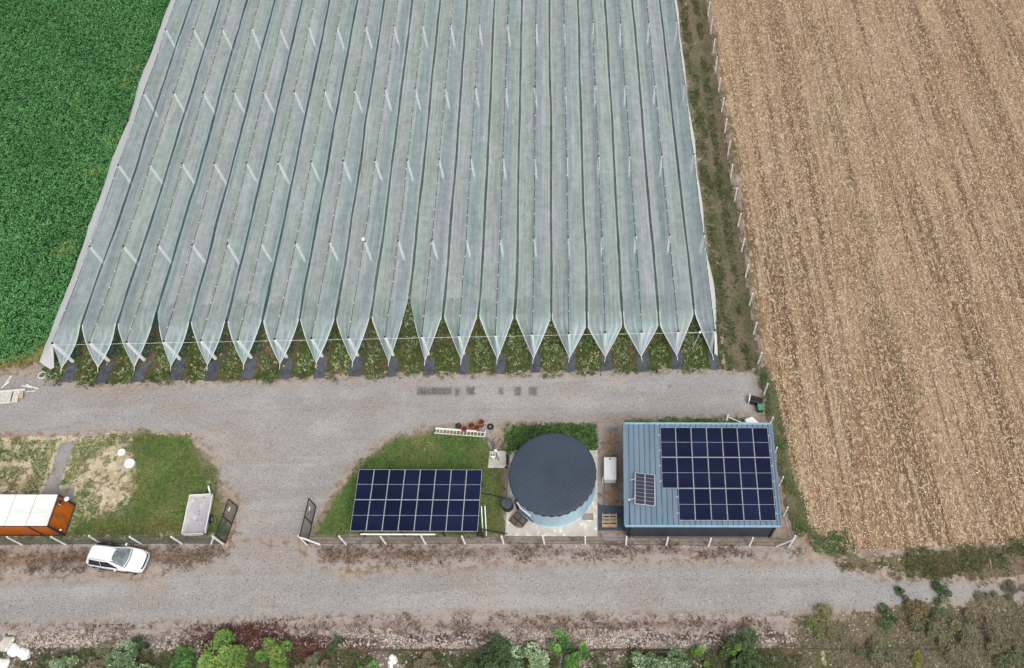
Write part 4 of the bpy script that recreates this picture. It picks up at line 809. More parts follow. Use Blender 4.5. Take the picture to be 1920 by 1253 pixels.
# pipes from the shelter to the barrel and slab
for q, lab in (([G(902, 924, 2.0), G(925, 929, 1.6), G(948, 935, 1.05)], 'black cable running from the solar shelter to the black barrel'), ([G(902, 992, 1.0), G(925, 997, .6), G(951, 1001, .25)], 'black cable sloping from the solar shelter to the slab corner')):
    b = MB(); b.tube([tuple(p) for p in q], 0.05, 6); tag(b.build('black_cable', M['trim']), lab, 'cable', 'cables leaving the solar shelter')

# ------------------------------------------------------------------ shed with the big array
SW, SD, ZF, ZB = 11.2, 7.75, 3.15, 3.62
t = thing('metal_shed', 'slate walled shed with a blue ribbed metal roof in the fenced corner', 'shed', (2.50, 18.68, 0), ROT0)
sa = math.atan2(ZB-ZF, SD)
zr = lambda y: ZF+(ZB-ZF)*y/SD
b = MB(); x0, x1, y0, y1 = 0.12, SW-0.12, 0.10, SD-0.12
b.add([(x0, y0, 0), (x1, y0, 0), (x1, y1, 0), (x0, y1, 0), (x0, y0, zr(y0)-0.1), (x1, y0, zr(y0)-0.1), (x1, y1, zr(y1)-0.1), (x0, y1, zr(y1)-0.1)], [(0, 1, 5, 4), (1, 2, 6, 5), (2, 3, 7, 6), (3, 0, 4, 7)])
k = MB()
b.build('wall', M['slate_wall'], t)
b = MB(); prof = []
x = 0.0
while x < SW-0.01:
    prof += [(x, 0.0), (x+0.28, 0.0), (x+0.30, -0.03), (x+0.315, 0.075), (x+0.375, 0.075)]; x += 0.395
prof = [(min(a, SW), z) for a, z in prof]+[(SW, 0)]
b.grid([[(a, yy, zr(yy)+z) for a, z in prof] for yy in (0.0, SD)]); b.build('roof', M['roof_blue'], t)
b = MB(); b.box((SW/2, -0.06, ZF-0.06), (SW+0.1, 0.14, 0.2)); b.build('front_gutter', M['roof_trim'], t, bevel=0.02)
b = MB(); b.box((SW/2, SD+0.05, ZB+0.0), (SW+0.1, 0.16, 0.14)); b.build('rear_flashing', M['roof_trim'], t, bevel=0.02)
for x, wd in ((-0.05, .14), (SW+0.05, .14)):
    b = MB(); b.beam((x, -0.06, ZF+0.0), (x, SD+0.06, ZB+0.0), wd, 0.16); b.build('verge_trim', M['roof_blue'], t, bevel=0.015)
for x in (2.9, 8.95):
    b = MB(); b.box((x, 0.095, 2.55), (1.5 if x < 5 else 1.0, 0.06, 0.22)); w_ = b.build('window', M['frame_dark'], t); b = MB(); b.box((x, 0.06, 2.55), (1.4 if x < 5 else 0.9, 0.02, 0.15)); b.build('pane', M['glass_dark'], w_)
for x in (0.35, SW-0.3):
    b = MB(); b.tube([(x, -0.03, ZF-0.15), (x, 0.03, ZF-0.4), (x, 0.03, 0.1)], 0.045, 8); b.build('downpipe', M['trim'], t)
b = MB(); b.box((SW/2, 0.06, 0.09), (SW-0.1, 0.05, 0.18)); b.build('base_trim', M['grey'], t)
b = MB(); b.tube([(0.3, 1.7, zr(1.7)+.06), (0.32, 0.0, ZF+.06), (0.32, -0.16, ZF-.2), (0.32, -0.1, 0.3)], 0.025, 5); b.build('conduit', M['trim'], t)
# array on the roof
t2 = thing('solar_array', 'large roof array of twenty dark blue panels on the shed', 'solar array', (2.50, 18.68, 0), ROT0)
RX, PWs, PHs = 2.72, 8.20/7, 2.385
ry = 0.30
for r in range(3):
    for c in range(7):
        if r == 0 and c == 0: continue
        y = ry+r*PHs
        add_panel(t2, (RX+c*PWs, y, zr(y)+0.13), (PWs-0.026)/1.134, (PHs-0.03)/2.28); o = t2.children[-1]; o.rotation_euler = (sa, 0, 0)
for r in range(3):
    for dy in (0.55, 1.75):
        y = ry+r*PHs+dy; xs = RX-0.20+(PWs if r == 0 else 0)
        b = MB(); b.beam((xs, y, zr(y)+0.075), (RX+7*PWs+0.12, y, zr(y)+0.075), 0.05, 0.05); b.build('mounting_rail', M['pv_frame'], t2)
# small tilted module near the left
q = G(1190, 950, 3.3); t3 = thing('tilted_solar_module', 'small tilted pair of older solar modules on the left of the shed roof', 'solar module', (q[0]-0.02, q[1]+0.05, 3.25), ROT0-R(1.5))
b = MB(); rt = Matrix.Rotation(R(14), 3, 'Y')
b.box(rt @ Vector((0.78, 1.2, 0))+Vector((0, 0, 0.50)), (1.56, 2.4, 0.04), rt); b.build('module_frame', M['pv_frame'], t3)
for sx_ in (0.40, 1.17):
    for yy in range(12):
        pass
b = MB()
for sx_ in (0.405, 1.155):
    for yy in range(8):
        c_ = rt @ Vector((sx_, 0.17+yy*0.294, 0.023))+Vector((0, 0, 0.50)); b.box(c_, (0.71, 0.278, 0.008), rt)
b.build('cells', M['pv_old'], t3)
for yy in (0.45, 1.95):
    b = MB(); b.beam((-0.35, yy, 0.05), (0.1, yy, 0.50), 0.05, 0.05); b.box((-0.36, yy, 0.06), (0.14, 0.14, 0.04)); b.build('stand_leg', M['white'], t3)
b = MB(); b.box((1.5, 1.2, 0.08), (0.06, 2.2, 0.1)); b.build('stand_foot', M['silver'], t3)

# ------------------------------------------------------------------ tank, barrel and the things around them
TC = (-2.76, 22.86)
t = thing('water_tank', 'round blue grey steel tank under a dark sagging cover', 'tank', (TC[0], TC[1], 0.10))
HT = 2.9
b = MB(); n = 96; P = []
for z in [0, 0.05, 0.72, 0.74, 0.76, 1.45, 1.47, 1.49, 2.2, 2.22, 2.24, HT]:
    rr = 3.17+(0.012 if z in (0.74, 1.47, 2.22) else 0)+(0.05 if z == 0 else 0)
    P.append([(rr*math.cos(2*math.pi*k/n), rr*math.sin(2*math.pi*k/n), z) for k in range(n+1)])
b.grid(P); b.build('tank_wall', M['tank_wall'], t, smooth=False)
b = MB()
for k in range(16):
    a = 2*math.pi*(k+0.3)/16; b.box((3.18*math.cos(a), 3.18*math.sin(a), HT/2), (0.03, 0.09, HT-0.05), Matrix.Rotation(a, 3, 'Z'))
b.build('wall_seams', M['tank_wall'], t)
b = MB(); P = []; n = 192
for ri in range(0, 21):
    rad = 3.23*ri/20; row = []
    for k in range(n+1):
        a = 2*math.pi*(k % n)/n; z = HT+0.06+0.22*(1-(rad/3.23)**2)+0.03*(vnoise(rad*math.cos(a), rad*math.sin(a), 1.1, 201)-0.5)
        row.append((rad*math.cos(a), rad*math.sin(a), z))
    P.append(row)
for st, (dr, dz) in enumerate(((0.05, -0.03), (0.055, -0.14), (0.05, -0.26))):
    row = []
    for k in range(n+1):
        a = 2*math.pi*(k % n)/n; sc = abs(math.sin(a*17))**0.7
        sag = 1+0.12*math.sin(3*a)
        row.append(((3.23+dr+0.035*math.sin(a*34)*st/2)*math.cos(a), (3.23+dr+0.035*math.sin(a*34)*st/2)*math.sin(a), HT+0.05+dz*(0.45+0.75*sc)*sag))
    P.append(row)
b.grid(P); b.build('tank_cover', M['cover'], t, smooth=True)
a0 = R(222)
pl = lambda a, r, z: (r*math.cos(a), r*math.sin(a), z)
b = MB(); b.tube([pl(R(208), 3.27, 1.9), pl(R(222), 3.29, 1.7), pl(R(238), 3.27, 1.55)], 0.05, 8); b.build('inlet_pipe', M['white'], t)
b = MB(); b.tube([pl(R(212), 3.25, 0.1), pl(R(212), 3.27, 1.9), pl(R(213), 3.3, 2.5)], 0.06, 8); b.build('riser_pipe', M['trim'], t)
b = MB(); b.tube([pl(R(200), 3.25, 0.3), pl(R(215), 3.4, 0.7), pl(R(232), 3.3, 0.9), pl(R(240), 3.25, 0.2)], 0.04, 6); b.build('hose', M['cable'], t)
t = thing('water_barrel', 'black plastic barrel with grey lid left of the round tank', 'barrel', (-6.32, 21.38, 0.0))
b = MB(); b.lathe([(0.38, 0), (0.42, 0.04), (0.42, 0.5), (0.435, 0.55), (0.42, 0.6), (0.41, 1.0)], n=32); b.build('barrel_body', M['trim'], t, smooth=True)
b = MB(); b.lathe([(0.43, 0.97), (0.44, 1.0), (0.43, 1.045), (0.39, 1.05), (0.375, 1.03), (0.08, 1.035), (0.07, 1.06), (0.01, 1.06)], n=32); b.build('lid', mat('grey_lid', A(84, 90, 102), [(A(66, 72, 82), 4, .45, .6, I3, .6)], 0.5, 0.35), t)
b = MB(); b.tube([(0.4, 0.1, 0.55), (0.62, 0.16, 0.55), (0.64, 0.16, 0.3)], 0.035, 8); b.build('outlet_pipe', M['grey'], t)
def pallet(name, lab, loc, rot, m, wd=1.2, dp=1.0, n=7, group=None):
    t = thing(name, lab, 'pallet', loc, 0, group); t.rotation_euler = rot
    b = MB()
    for k in range(n): b.box((0, -dp/2+dp*(k+0.5)/n, 0.13), (wd, dp/n*0.62, 0.022))
    b.build('top_slats', m, t)
    b = MB()
    for x in (-wd/2+0.05, 0, wd/2-0.05): b.box((x, 0, 0.068), (0.09, dp, 0.095))
    b.build('bearers', m, t)
    b = MB()
    for y in (-dp/2+0.05, 0, dp/2-0.05): b.box((0, y, 0.01), (wd, 0.09, 0.02))
    b.build('bottom_slats', m, t); return t
q = G(972, 975, 0.35)
pallet('pallet', 'dark weathered pallet leaning on the round tank by the barrel', (q[0], q[1], 0.22), (R(24), R(14), R(-40)), M['wood_dk'], 1.15, 1.0, 8)
q = G(1143, 976, .2); pallet('pallet', 'pale wooden pallet lying on the slatted deck', (q[0], q[1], 0.16), (0, 0, ROT0), M['wood'], 1.15, 1.05, 4)
t = thing('slatted_deck', 'slate grey slatted deck between tank slab and shed', 'deck', (1.58, 20.22, 0), ROT0)
b = MB()
for k in range(13): b.box((0, -0.92+k*0.153, 0.125), (2.0, 0.125, 0.03))
b.build('deck_boards', M['deck'], t)
b = MB()
for x in (-0.9, 0, 0.9): b.box((x, 0, 0.055), (0.1, 1.95, 0.11))
b.build('deck_joists', M['wood_dk'], t)
b = MB(); b.box((0, -1.0, 0.07), (2.0, 0.03, 0.14)); b.build('deck_edge', M['wood'], t)
t = thing('storage_tote', 'white lidded storage box standing between tank and shed', 'storage box', (1.62, 23.92, 0), ROT0)
b = MB(); b.box((0, 0, 0.48), (0.92, 1.78, 0.9)); b.build('tote_body', M['white'], t, bevel=0.10)
b = MB(); b.box((0, 0, 0.96), (0.98, 1.86, 0.10)); b.build('tote_lid', M['carpaint'], t, bevel=0.05)
b = MB(); b.lathe([(0.07, 1.0), (0.07, 1.03), (0.03, 1.035)], (0.0, 0.75, 0), 14); b.build('filler_cap', M['trim'], t)
b = MB(); b.tube([(-0.52, -0.55, 0.62), (-0.58, -0.75, 0.5), (-0.58, -0.95, 0.1)], 0.035, 6); b.build('drain_pipe', M['white'], t)
b = MB(); b.tube([tuple(G(1133, 902, .12)), tuple(G(1133, 940, .06)), tuple(G(1136, 968, .2)), tuple(G(1146, 990, .17))], 0.018, 5); tag(b.build('hose', M['trim']), 'thin dark hose from the white storage box across the deck', 'hose')
b = MB(); q = G(1102, 969, 0.11); b.box((0, 0, 0.01), (0.9, 0.5, 0.03)); 
for k in range(5): b.box((-0.32+k*0.16, 0, 0.03), (0.03, 0.46, 0.014))
o = b.build('drain_grate', mat('grate', A(160, 150, 140), [(A(130, 120, 110), 5, .45, .6, I3, .7)], 0.7, 0.3)); o.location = (q[0], q[1], 0.102); o.rotation_euler = (0, 0, ROT0); tag(o, 'flat grey brown hatch let into the slab right of the tank', 'hatch')
# pump on its own slab
q = G(924, 853, .4); t = thing('pump', 'small white pump with two dark vents on the little slab', 'pump', (q[0], q[1]-0.05, 0.08))
b = MB(); b.lathe([(0.22, 0), (0.22, 0.28), (0.18, 0.34), (0.02, 0.35)], n=24); b.build('pump_housing', M['white'], t, smooth=False, bevel=0.01)
for s in (-1, 1):
    b = MB(); b.lathe([(0.075, 0.345), (0.075, 0.37), (0.01, 0.372)], (s*0.085, 0.02, 0), 12); b.build('vent', M['trim'], t)
b = MB(); b.box((0, 0, 0.02), (0.5, 0.36, 0.04)); b.build('base_plate', M['grey'], t)
q = G(933, 857, .1); t = thing('valve', 'grey lever valve with a white head beside the pump', 'valve', (q[0], q[1], 0.08), R(18))
b = MB(); b.beam((0, -0.35, 0.1), (0, 0.3, 0.22), 0.08, 0.08); b.build('valve_arm', M['grey'], t)
b = MB(); b.lathe([(0.05, 0), (0.06, 0.3), (0.12, 0.34), (0.12, 0.4), (0.03, 0.43)], (0, 0.42, 0), 14); b.build('valve_head', M['white'], t)
b = MB(); q0 = G(951, 853, .12); q1 = G(951, 872, .12); b.beam(tuple(q0), tuple(q1), 0.14, 0.1)
for k in range(4): b.box(tuple(q0*(1-k/3.3)+q1*k/3.3+np.array([0, 0, .06])), (0.2, 0.06, 0.06))
tag(b.build('pipe_manifold', M['trim']), 'black pipe manifold along the right edge of the little slab', 'manifold')
b = MB(); q = G(949, 876, .1); b.lathe([(0.11, 0), (0.11, 0.04), (0.07, 0.045), (0.06, 0.02), (0.01, 0.02)], (q[0], q[1], 0.08), 16); tag(b.build('floor_drain', M['trim']), 'round black drain cap at the corner of the little slab', 'drain')
rr = random.Random(5)
b = MB()
for k in range(9):
    x, y = 932+rr.uniform(-10, 10), 846; pts = []
    for s in range(7):
        pts.append(tuple(G(x, y, 0.03+0.02*k/9))); x += rr.uniform(-6, 6); y -= rr.uniform(1, 7)
        if rr.random() < .25: y += 5
    b.tube(pts, 0.02, 4)
tag(b.build('cable_tangle', M['cable']), 'tangle of grey hoses on the gravel above the little slab', 'hoses')

# pots, tyre, ladder
def pot(px, py, d, lab, m=M['terracotta'], h=0.42, first=None):
    q = G(px, py, h); t = thing('flower_pot', lab, 'pot', (q[0], q[1], 0), rr.uniform(0, 6), 'round pots beside the ladder'); r = d/2
    b = MB(); b.lathe([(r*0.72, 0), (r*0.93, h*0.8), (r*1.0, h*0.8), (r*1.02, h), (r*0.9, h), (r*0.86, h*0.72)], n=28, close=False); b.build('pot_body', m, t, smooth=False)
    b = MB(); b.lathe([(r*0.87, h*0.74), (0.12, h*0.78), (0.01, h*0.77)], n=20); b.build('pot_soil', M['potsoil'], t)
pot(859.5, 798.5, .47, 'black pot at the left end of the pot group', M['trim'])
pot(870, 803, .50, 'terracotta pot touching the ladder beside the black pot')
pot(883.5, 797.5, .52, 'terracotta pot in the middle of the pot group')
pot(893.5, 801, .52, 'terracotta pot right of the middle one, close to the ladder')
pot(902.5, 796.5, .48, 'terracotta pot at the right end, lower of two overlapping', M['terracotta'], .30)
pot(902, 791, .50, 'terracotta pot at the right end, upper of two overlapping', M['terracotta'], .55)
q = G(919.5, 800, .12); t = thing('tyre', 'black tyre lying flat right of the terracotta pots', 'tyre', (q[0], q[1], 0))
b = MB(); P = []
for i in range(25):
    a = 2*math.pi*i/24; P.append([((0.20+0.075*math.cos(p)*1.0)*math.cos(a), (0.20+0.075*math.cos(p))*math.sin(a), 0.10+0.09*math.sin(p)) for p in [2*math.pi*k/10 for k in range(11)]])
b.grid(P); b.build('tread', M['rubber'], t, smooth=True)
b = MB(); b.lathe([(0.15, 0.05), (0.15, 0.08), (0.05, 0.10), (0.01, 0.12)], n=16); b.build('hub', M['grey'], t)
a_, c_ = G(815, 808.3, .1), G(910.5, 815.5, .1); d = c_-a_; t = thing('ladder', 'white extension ladder lying on the grass below the pots', 'ladder', (a_[0], a_[1], 0.05), math.atan2(d[1], d[0])); L = float(np.hypot(d[0], d[1]))
for s, nm in ((-1, 0), (1, 0)):
    b = MB(); b.box((L/2, s*0.19, 0.06), (L, 0.045, 0.09)); b.build('ladder_rail', M['roof_white'], t)
b = MB(); b.box((L*0.42, 0.235, 0.14), (L*0.8, 0.05, 0.09)); b.build('ladder_rail', M['roof_white'], t)
for k in range(15):
    b = MB(); b.box((0.12+k*(L-0.24)/14, 0, 0.06), (0.035, 0.36, 0.035)); b.build('rung', M['white'], t)
b = MB(); b.box((L-0.03, 0.05, 0.14), (0.05, 0.62, 0.06)); b.build('stabiliser', M['roof_white'], t)

# bins and boards by the right fence
a_, c_ = G(1404, 749, .3), G(1430, 755, .3); d = c_-a_; t = thing('wheeled_bin', 'black wheeled bin lying on its side with a white rim', 'bin', (a_[0], a_[1], 0), math.atan2(d[1], d[0]))
b = MB(); b.box((0.60, 0, 0.31), (1.05, 0.58, 0.56), Matrix.Rotation(R(3), 3, 'Y')); b.build('bin_body', M['trim'], t, bevel=0.05)
b = MB(); b.box((0.03, 0, 0.32), (0.08, 0.66, 0.62)); b.build('bin_rim', M['white'], t, bevel=0.02)
for s in (-1, 1):
    b = MB(); b.tube([(1.02, s*0.32, 0.12), (1.02, s*0.25, 0.12)], 0.11, 14); b.build('wheel', M['rubber'], t)
b = MB(); b.box((0.6, 0, 0.62), (0.7, 0.12, 0.05)); b.build('bin_handle', M['rubber'], t, bevel=0.01)
q = G(1427, 763, .7); t = thing('green_bin', 'square green lidded bin beside the fallen black bin', 'bin', (q[0], q[1], 0), ROT0)
b = MB(); b.box((0, 0, 0.33), (0.44, 0.46, 0.62), None, 1.12); b.build('bin_body', M['green_dk'], t, bevel=0.03)
b = MB(); b.box((0, 0, 0.68), (0.54, 0.56, 0.07)); b.build('bin_lid', M['green'], t, bevel=0.02)
for s in (-1, 1):
    b = MB(); b.tube([(s*0.2, 0.27, 0.08), (s*0.14, 0.27, 0.08)], 0.08, 12); b.build('wheel', M['rubber'], t)
P4 = [G(1396, 787, .55), G(1410, 782, .45), G(1446, 812, .3), G(1400, 812, .7)]
def boardthing(pts, th, name, m, lab, cat, group=None):
    b = MB(); n = len(pts); v = [Vector(p) for p in pts]; nn = (v[1]-v[0]).cross(v[-1]-v[0]).normalized()
    if nn.z < 0: nn = -nn
    b.add(v+[p+nn*th for p in v], [tuple(range(n-1, -1, -1)), tuple(range(n, 2*n))]+[(i, (i+1) % n, n+(i+1) % n, n+i) for i in range(n)])
    return tag(b.build(name, m), lab, cat, group)
boardthing([G(1396, 787, .32), G(1410, 782, .28), G(1447, 815, .2), G(1410, 815, .4)], 0.05, 'white_board', M['roof_white'], 'upper broad white board lying behind the shed corner', 'board', 'white boards behind the shed')
boardthing([G(1391, 793, .15), G(1397, 791, .15), G(1420, 815, .15), G(1408, 815, .15)], 0.05, 'white_board', M['wood_white'], 'narrow white board under the broad one behind the shed corner', 'board', 'white boards behind the shed')
t = thing('metal_stand', 'white T shaped stand lying behind the shed', 'stand', tuple(G(1366, 783, .0)))
o0 = G(1366, 783, 0)
b = MB(); b.beam(tuple(G(1365.5, 777, .5)-o0), tuple(G(1362.5, 789, .1)-o0), 0.14, 0.08); b.build('crossbar', M['white'], t, bevel=.01)
b = MB(); b.tube([tuple(G(1365, 782, .33)-o0), tuple(G(1398, 796, .15)-o0)], 0.045, 8); b.build('shaft', M['white'], t)

# left yard clutter
def plank(pa, pb, wd, th, lab, m=M['wood_white'], za=0.05, zb=0.05):
    b = MB(); b.beam(tuple(G(*pa, za)), tuple(G(*pb, zb)), wd, th); tag(b.build('timber_plank', m, bevel=0.008), lab, 'plank', 'scrap timber at the yard edge')
plank((9, 722), (21, 705), .12, .06, 'longest grey scrap plank, standing alone at the far left')
plank((2, 728), (18, 716), .12, .06, 'short white plank crossing the foot of the longest grey one', za=.1, zb=.12)
plank((40, 723.5), (62, 727), .14, .08, 'thick white plank behind the slatted rack', za=.12, zb=.12)
plank((49, 721), (72, 730), .10, .06, 'long white plank crossing the thick one', za=.2, zb=.05)
plank((56, 714.5), (74, 729.5), .09, .05, 'thin weathered plank, uppermost at the rack end', M['wood'])
plank((46, 735), (67, 733), .08, .05, 'thin white lath at the right end of the rack')
a_, c_ = G(-34, 738, .4), G(47, 731, .4); d = c_-a_; t = thing('slatted_rack', 'white slatted wooden rack cut off by the left edge', 'rack', (a_[0], a_[1], 0), math.atan2(d[1], d[0])); L = float(np.hypot(d[0], d[1]))
b = MB(); b.box((L/2, 0, 0.42), (L, 0.16, 0.14)); b.build('top_beam', M['wood_white'], t, bevel=.01)
b = MB(); b.box((L/2-0.25, -0.92, 0.12), (L-0.6, 0.08, 0.08)); b.build('lower_beam', M['wood_white'], t, bevel=.01)
k = 0; x = 0.15
while x < L-0.5:
    if k not in (19,):
        b = MB(); b.beam((x+0.12, 0, 0.40), (x, -0.92, 0.17), 0.075, 0.03); b.build('slat', M['wood_white'], t)
    x += 0.118; k += 1
b = MB(); b.box((L-0.3, -0.38, 0.28), (0.32, 0.6, 0.04), Matrix.Rotation(R(16), 3, 'X')); b.build('end_board', M['wood'], t)
b = MB(); P = []
q = G(78.5, 703.5, .03)
b.tube([(q[0]+0.30*math.cos(a)*1.05, q[1]+0.30*math.sin(a), 0.03) for a in [2*math.pi*k/28 for k in range(29)]], 0.03, 6)
tag(b.build('hose_ring', M['post_white']), 'thin white hose ring lying on the gravel near the first mulch mat', 'ring')
for px, py, d, lab in ((227.5, 848, .60, 'smaller round white well cover, the upper of two in the lawn'), (242.5, 869, .80, 'larger round white well cover, the lower of two in the lawn')):
    q = G(px, py, .3); t = thing('well_cover', lab, 'well cover', (q[0], q[1], 0), 0, 'round well covers in the lawn'); r = d/2
    b = MB(); b.lathe([(r, 0), (r, 0.24), (r*0.95, 0.26)], n=28); b.build('concrete_ring', M['concrete'], t)
    b = MB(); b.lathe([(r*0.98, 0.262), (r, 0.28), (r*0.98, 0.32), (r*0.8, 0.335), (r*0.78, 0.325), (0.02, 0.33)], n=28); b.build('lid', M['post_white'], t)
    b = MB(); b.box((r*0.3, -r*0.2, 0.345), (0.12, 0.04, 0.03)); b.build('lid_handle', M['grey'], t)

# ------------------------------------------------------------------ container cabin
t = thing('site_cabin', 'orange walled container cabin with a white roof at the left edge', 'cabin', (-39.74, 20.33, 0), R(-2.1))
CL, CW, CHT = 6.2, 2.36, 2.36
b = MB(); b.box((-CL/2, CW/2, CHT/2), (CL-0.04, CW-0.04, CHT-0.06)); b.build('wall', M['orange'], t)
b = MB()
for i_ in range(4):
    x0_, x1_ = -CL+i_*CL/4+0.02, -CL+(i_+1)*CL/4-0.02
    b.box(((x0_+x1_)/2, CW/2, CHT+0.02), (x1_-x0_, CW+0.02, 0.06))
b.build('roof', M['roof_white'], t, bevel=0.02)
b = MB()
for i_ in range(1, 4): b.box((-CL+i_*CL/4, CW/2, CHT+0.03), (0.07, CW, 0.09))
b.build('roof_seams', M['concrete'], t)
b = MB()
for x in (-CL, 0):
    for y in (0, CW): b.box((x, y, CHT/2), (0.14, 0.14, CHT-0.02))
for y in (0, CW):
    b.box((-CL/2, y, 0.06), (CL-.15, 0.10, 0.12)); b.box((-CL/2, y, CHT-0.08), (CL-.15, 0.07, 0.08))
b.box((0, CW/2, 0.06), (0.10, CW-.15, 0.12)); b.box((0, CW/2, CHT-0.08), (0.07, CW-.15, 0.08)); b.box((-1.55, -0.005, CHT/2), (0.12, 0.06, CHT-.2))
b.build('corner_frame', M['frame_dark'], t, bevel=.01)
b = MB(); b.box((0.03, CW*0.80, CHT-0.42), (0.05, 0.42, 0.32)); v_ = b.build('vent', M['frame_dark'], t)
b = MB(); b.box((0.06, CW*0.74, CHT-0.42), (0.03, 0.06, 0.26)); b.build('vent_flap', M['post_white'], v_)
b = MB(); b.lathe([(0.02, -0.1), (0.15, -0.08), (0.2, 0.0), (0.15, 0.08), (0.02, 0.1)], (0.22, CW-0.05, CHT-0.75), 18); b.build('wall_lamp', M['white'], t, smooth=True)
b = MB(); b.box((0.02, CW*0.48, 1.35), (0.012, 0.05, 0.3)); b.build('label_plate', M['wood'], t)
b = MB(); b.box((0.10, 0.15, 0.9), (0.14, 0.12, 0.1)); b.build('socket', M['white'], t, bevel=.02)

# ------------------------------------------------------------------ trailer
t = thing('flatbed_trailer', 'white tipper trailer with low side boards parked in the lawn', 'trailer', (-29.78, 21.40, 0), R(1.3))
TW, TL = 1.62, 3.05
b = MB(); b.box((0, 0, 0.36), (TW-0.02, TL-0.02, 0.06)); b.build('bed_floor', M['bed'], t)
for c, d_, ro in (((-TW/2, 0, 0.62), (0.06, TL, 0.50), 0), ((TW/2+0.04, 0, 0.61), (0.06, TL, 0.50), R(14)), ((0, TL/2, 0.62), (TW, 0.06, 0.50), 0), ((0, -TL/2, 0.58), (TW, 0.06, 0.44), 0)):
    b = MB(); b.box(c, d_, Matrix.Rotation(ro, 3, 'Y')); b.build('side_board', M['roof_white'], t, bevel=0.01)
for x in (-TW/2, TW/2):
    for y in (-TL/2, TL/2): b = MB(); b.box((x, y, 0.6), (0.075, 0.075, 0.46)); b.build('corner_post', M['frame_dark'], t)
for s in (-1, 1):
    w_ = MB(); w_.tube([(s*0.80, -0.3, 0.28), (s*0.98, -0.3, 0.28)], 0.28, 20); wo_ = w_.build('wheel', M['rubber'], t); r_ = MB(); r_.tube([(s*0.97, -0.3, 0.28), (s*0.99, -0.3, 0.28)], 0.16, 14); r_.build('rim', M['silver'], wo_)
    f_ = MB(); f_.box((s*0.9, -0.3, 0.60), (0.2, 0.7, 0.03)); f_.build('mudguard', M['trim'], t, bevel=.01)
    l_ = MB(); l_.box((s*0.6, -TL/2-0.05, 0.40), (0.22, 0.05, 0.10)); l_.build('tail_light', M['red'], t)
b = MB(); b.box((0, 0, 0.25), (0.9, TL-.1, 0.10)); b.build('chassis', M['frame_dark'], t)
b = MB(); b.beam((0.1, TL/2-0.1, 0.36), (0.32, TL/2+0.85, 0.40), 0.09, 0.09); b.build('drawbar', M['frame_dark'], t)
b = MB(); b.tube([(0.38, TL/2+0.35, 0.15), (0.38, TL/2+0.75, 0.62)], 0.07, 10); b.build('jockey_wheel', M['white'], t)
b = MB()
for x, y in ((-0.05, 0.35), (-0.04, 0.1), (-0.08, -0.35)): b.lathe([(0.045, 0.392), (0.04, 0.398), (0.01, 0.398)], (x, y, 0), 12)
b.build('bed_ports', M['trim'], t)

# ------------------------------------------------------------------ car
t = thing('parked_car', 'white hatchback car parked on the verge below the left fence', 'car', (-34.97, 18.30, 0), R(-10.0))
ST_ = [(-2.10, .56, .42, .62, .72, .80), (-2.05, .74, .34, .60, .84, .92), (-1.85, .86, .30, .58, .90, .98), (-1.3, .885, .28, .56, .92, 1.0), (-0.4, .89, .28, .55, .92, .99), (0.4, .89, .28, .55, .91, .98), (0.95, .885, .28, .55, .90, .99),
       (1.45, .87, .28, .54, .84, .93), (1.8, .83, .30, .52, .76, .86), (2.0, .74, .32, .50, .68, .76), (2.12, .58, .36, .50, .60, .66), (2.16, .42, .40, .50, .56, .60)]
P = []
for x, wd, zb_, zm, zs, zt in ST_:
    hp = [(wd*.90, zb_), (wd, zb_+.1), (wd, zm), (wd*.985, zs-.04), (wd*.93, zs+.02), (wd*.6, zt-.005), (0, zt+.015)]
    P.append([(x, y, z) for y, z in hp]+[(x, -y, z) for y, z in reversed(hp[:-1])])
b = MB(); b.grid(P); n_ = len(P[0])
b.f += [tuple(range(n_-1, -1, -1)), tuple((len(P)-1)*n_+k for k in range(n_))]; b.mi += [0, 0]
b.build('car_body', M['carpaint'], t, smooth=True, subd=1)
# cabin: three levels, belt line, roof edge, roof
CB = [(-1.98, .78, .93), (-1.86, .64, 1.40), (-1.70, .56, 1.53)]
belt = [(-2.0, .70), (-1.7, .80), (-0.4, .83), (0.55, .80), (1.0, .62), (1.02, -.62), (0.55, -.80), (-0.4, -.83), (-1.7, -.80), (-2.0, -.70)]
eave = [(-1.74, .42), (-1.55, .54), (-0.5, .585), (-0.14, .56), (0.06, .42), (0.06, -.42), (-0.14, -.56), (-0.5, -.585), (-1.55, -.54), (-1.74, -.42)]
crown = [(x*0.94-0.04, y*0.86) for x, y in eave]
b = MB(); b.grid([[(x, y, .94) for x, y in belt+belt[:1]], [(x, y, 1.44) for x, y in eave+eave[:1]], [(x, y, 1.515) for x, y in crown+crown[:1]]])
b.f.append(tuple(2*11+k for k in range(10))); b.mi.append(0)
b.build('roof', M['carpaint'], t, smooth=False, bevel=0.03)
def pane(name, q, m, inset=0.06, off=0.012):
    v = [Vector(p) for p in q]; c = sum(v, Vector())/4; nn = (v[1]-v[0]).cross(v[3]-v[0]).normalized()
    if nn.dot(c-Vector((-0.6, 0, 1.0))) < 0: nn = -nn
    b = MB(); b.grid([[v[0].lerp(c, inset)+nn*off, v[1].lerp(c, inset)+nn*off], [v[3].lerp(c, inset)+nn*off, v[2].lerp(c, inset)+nn*off]]); return b.build(name, m, t)
E3 = lambda k: (*eave[k], 1.44); B3 = lambda k: (*belt[k], .94)
v = [(1.0, .74, .955), (0.04, .56, 1.44), (0.04, -.56, 1.44), (1.0, -.74, .955)]
b = MB(); wp = []
for i_ in range(7):
    y = -1+2*i_/6; bow = 0.10*(1-y*y)
    wp.append([(0.90+bow, y*.70, .985), (0.45+bow*0.8, y*.59, 1.235), (0.0+bow*0.5, y*.49, 1.455)])
b.grid(wp); b.build('windscreen', M['windshield'], t, smooth=True)
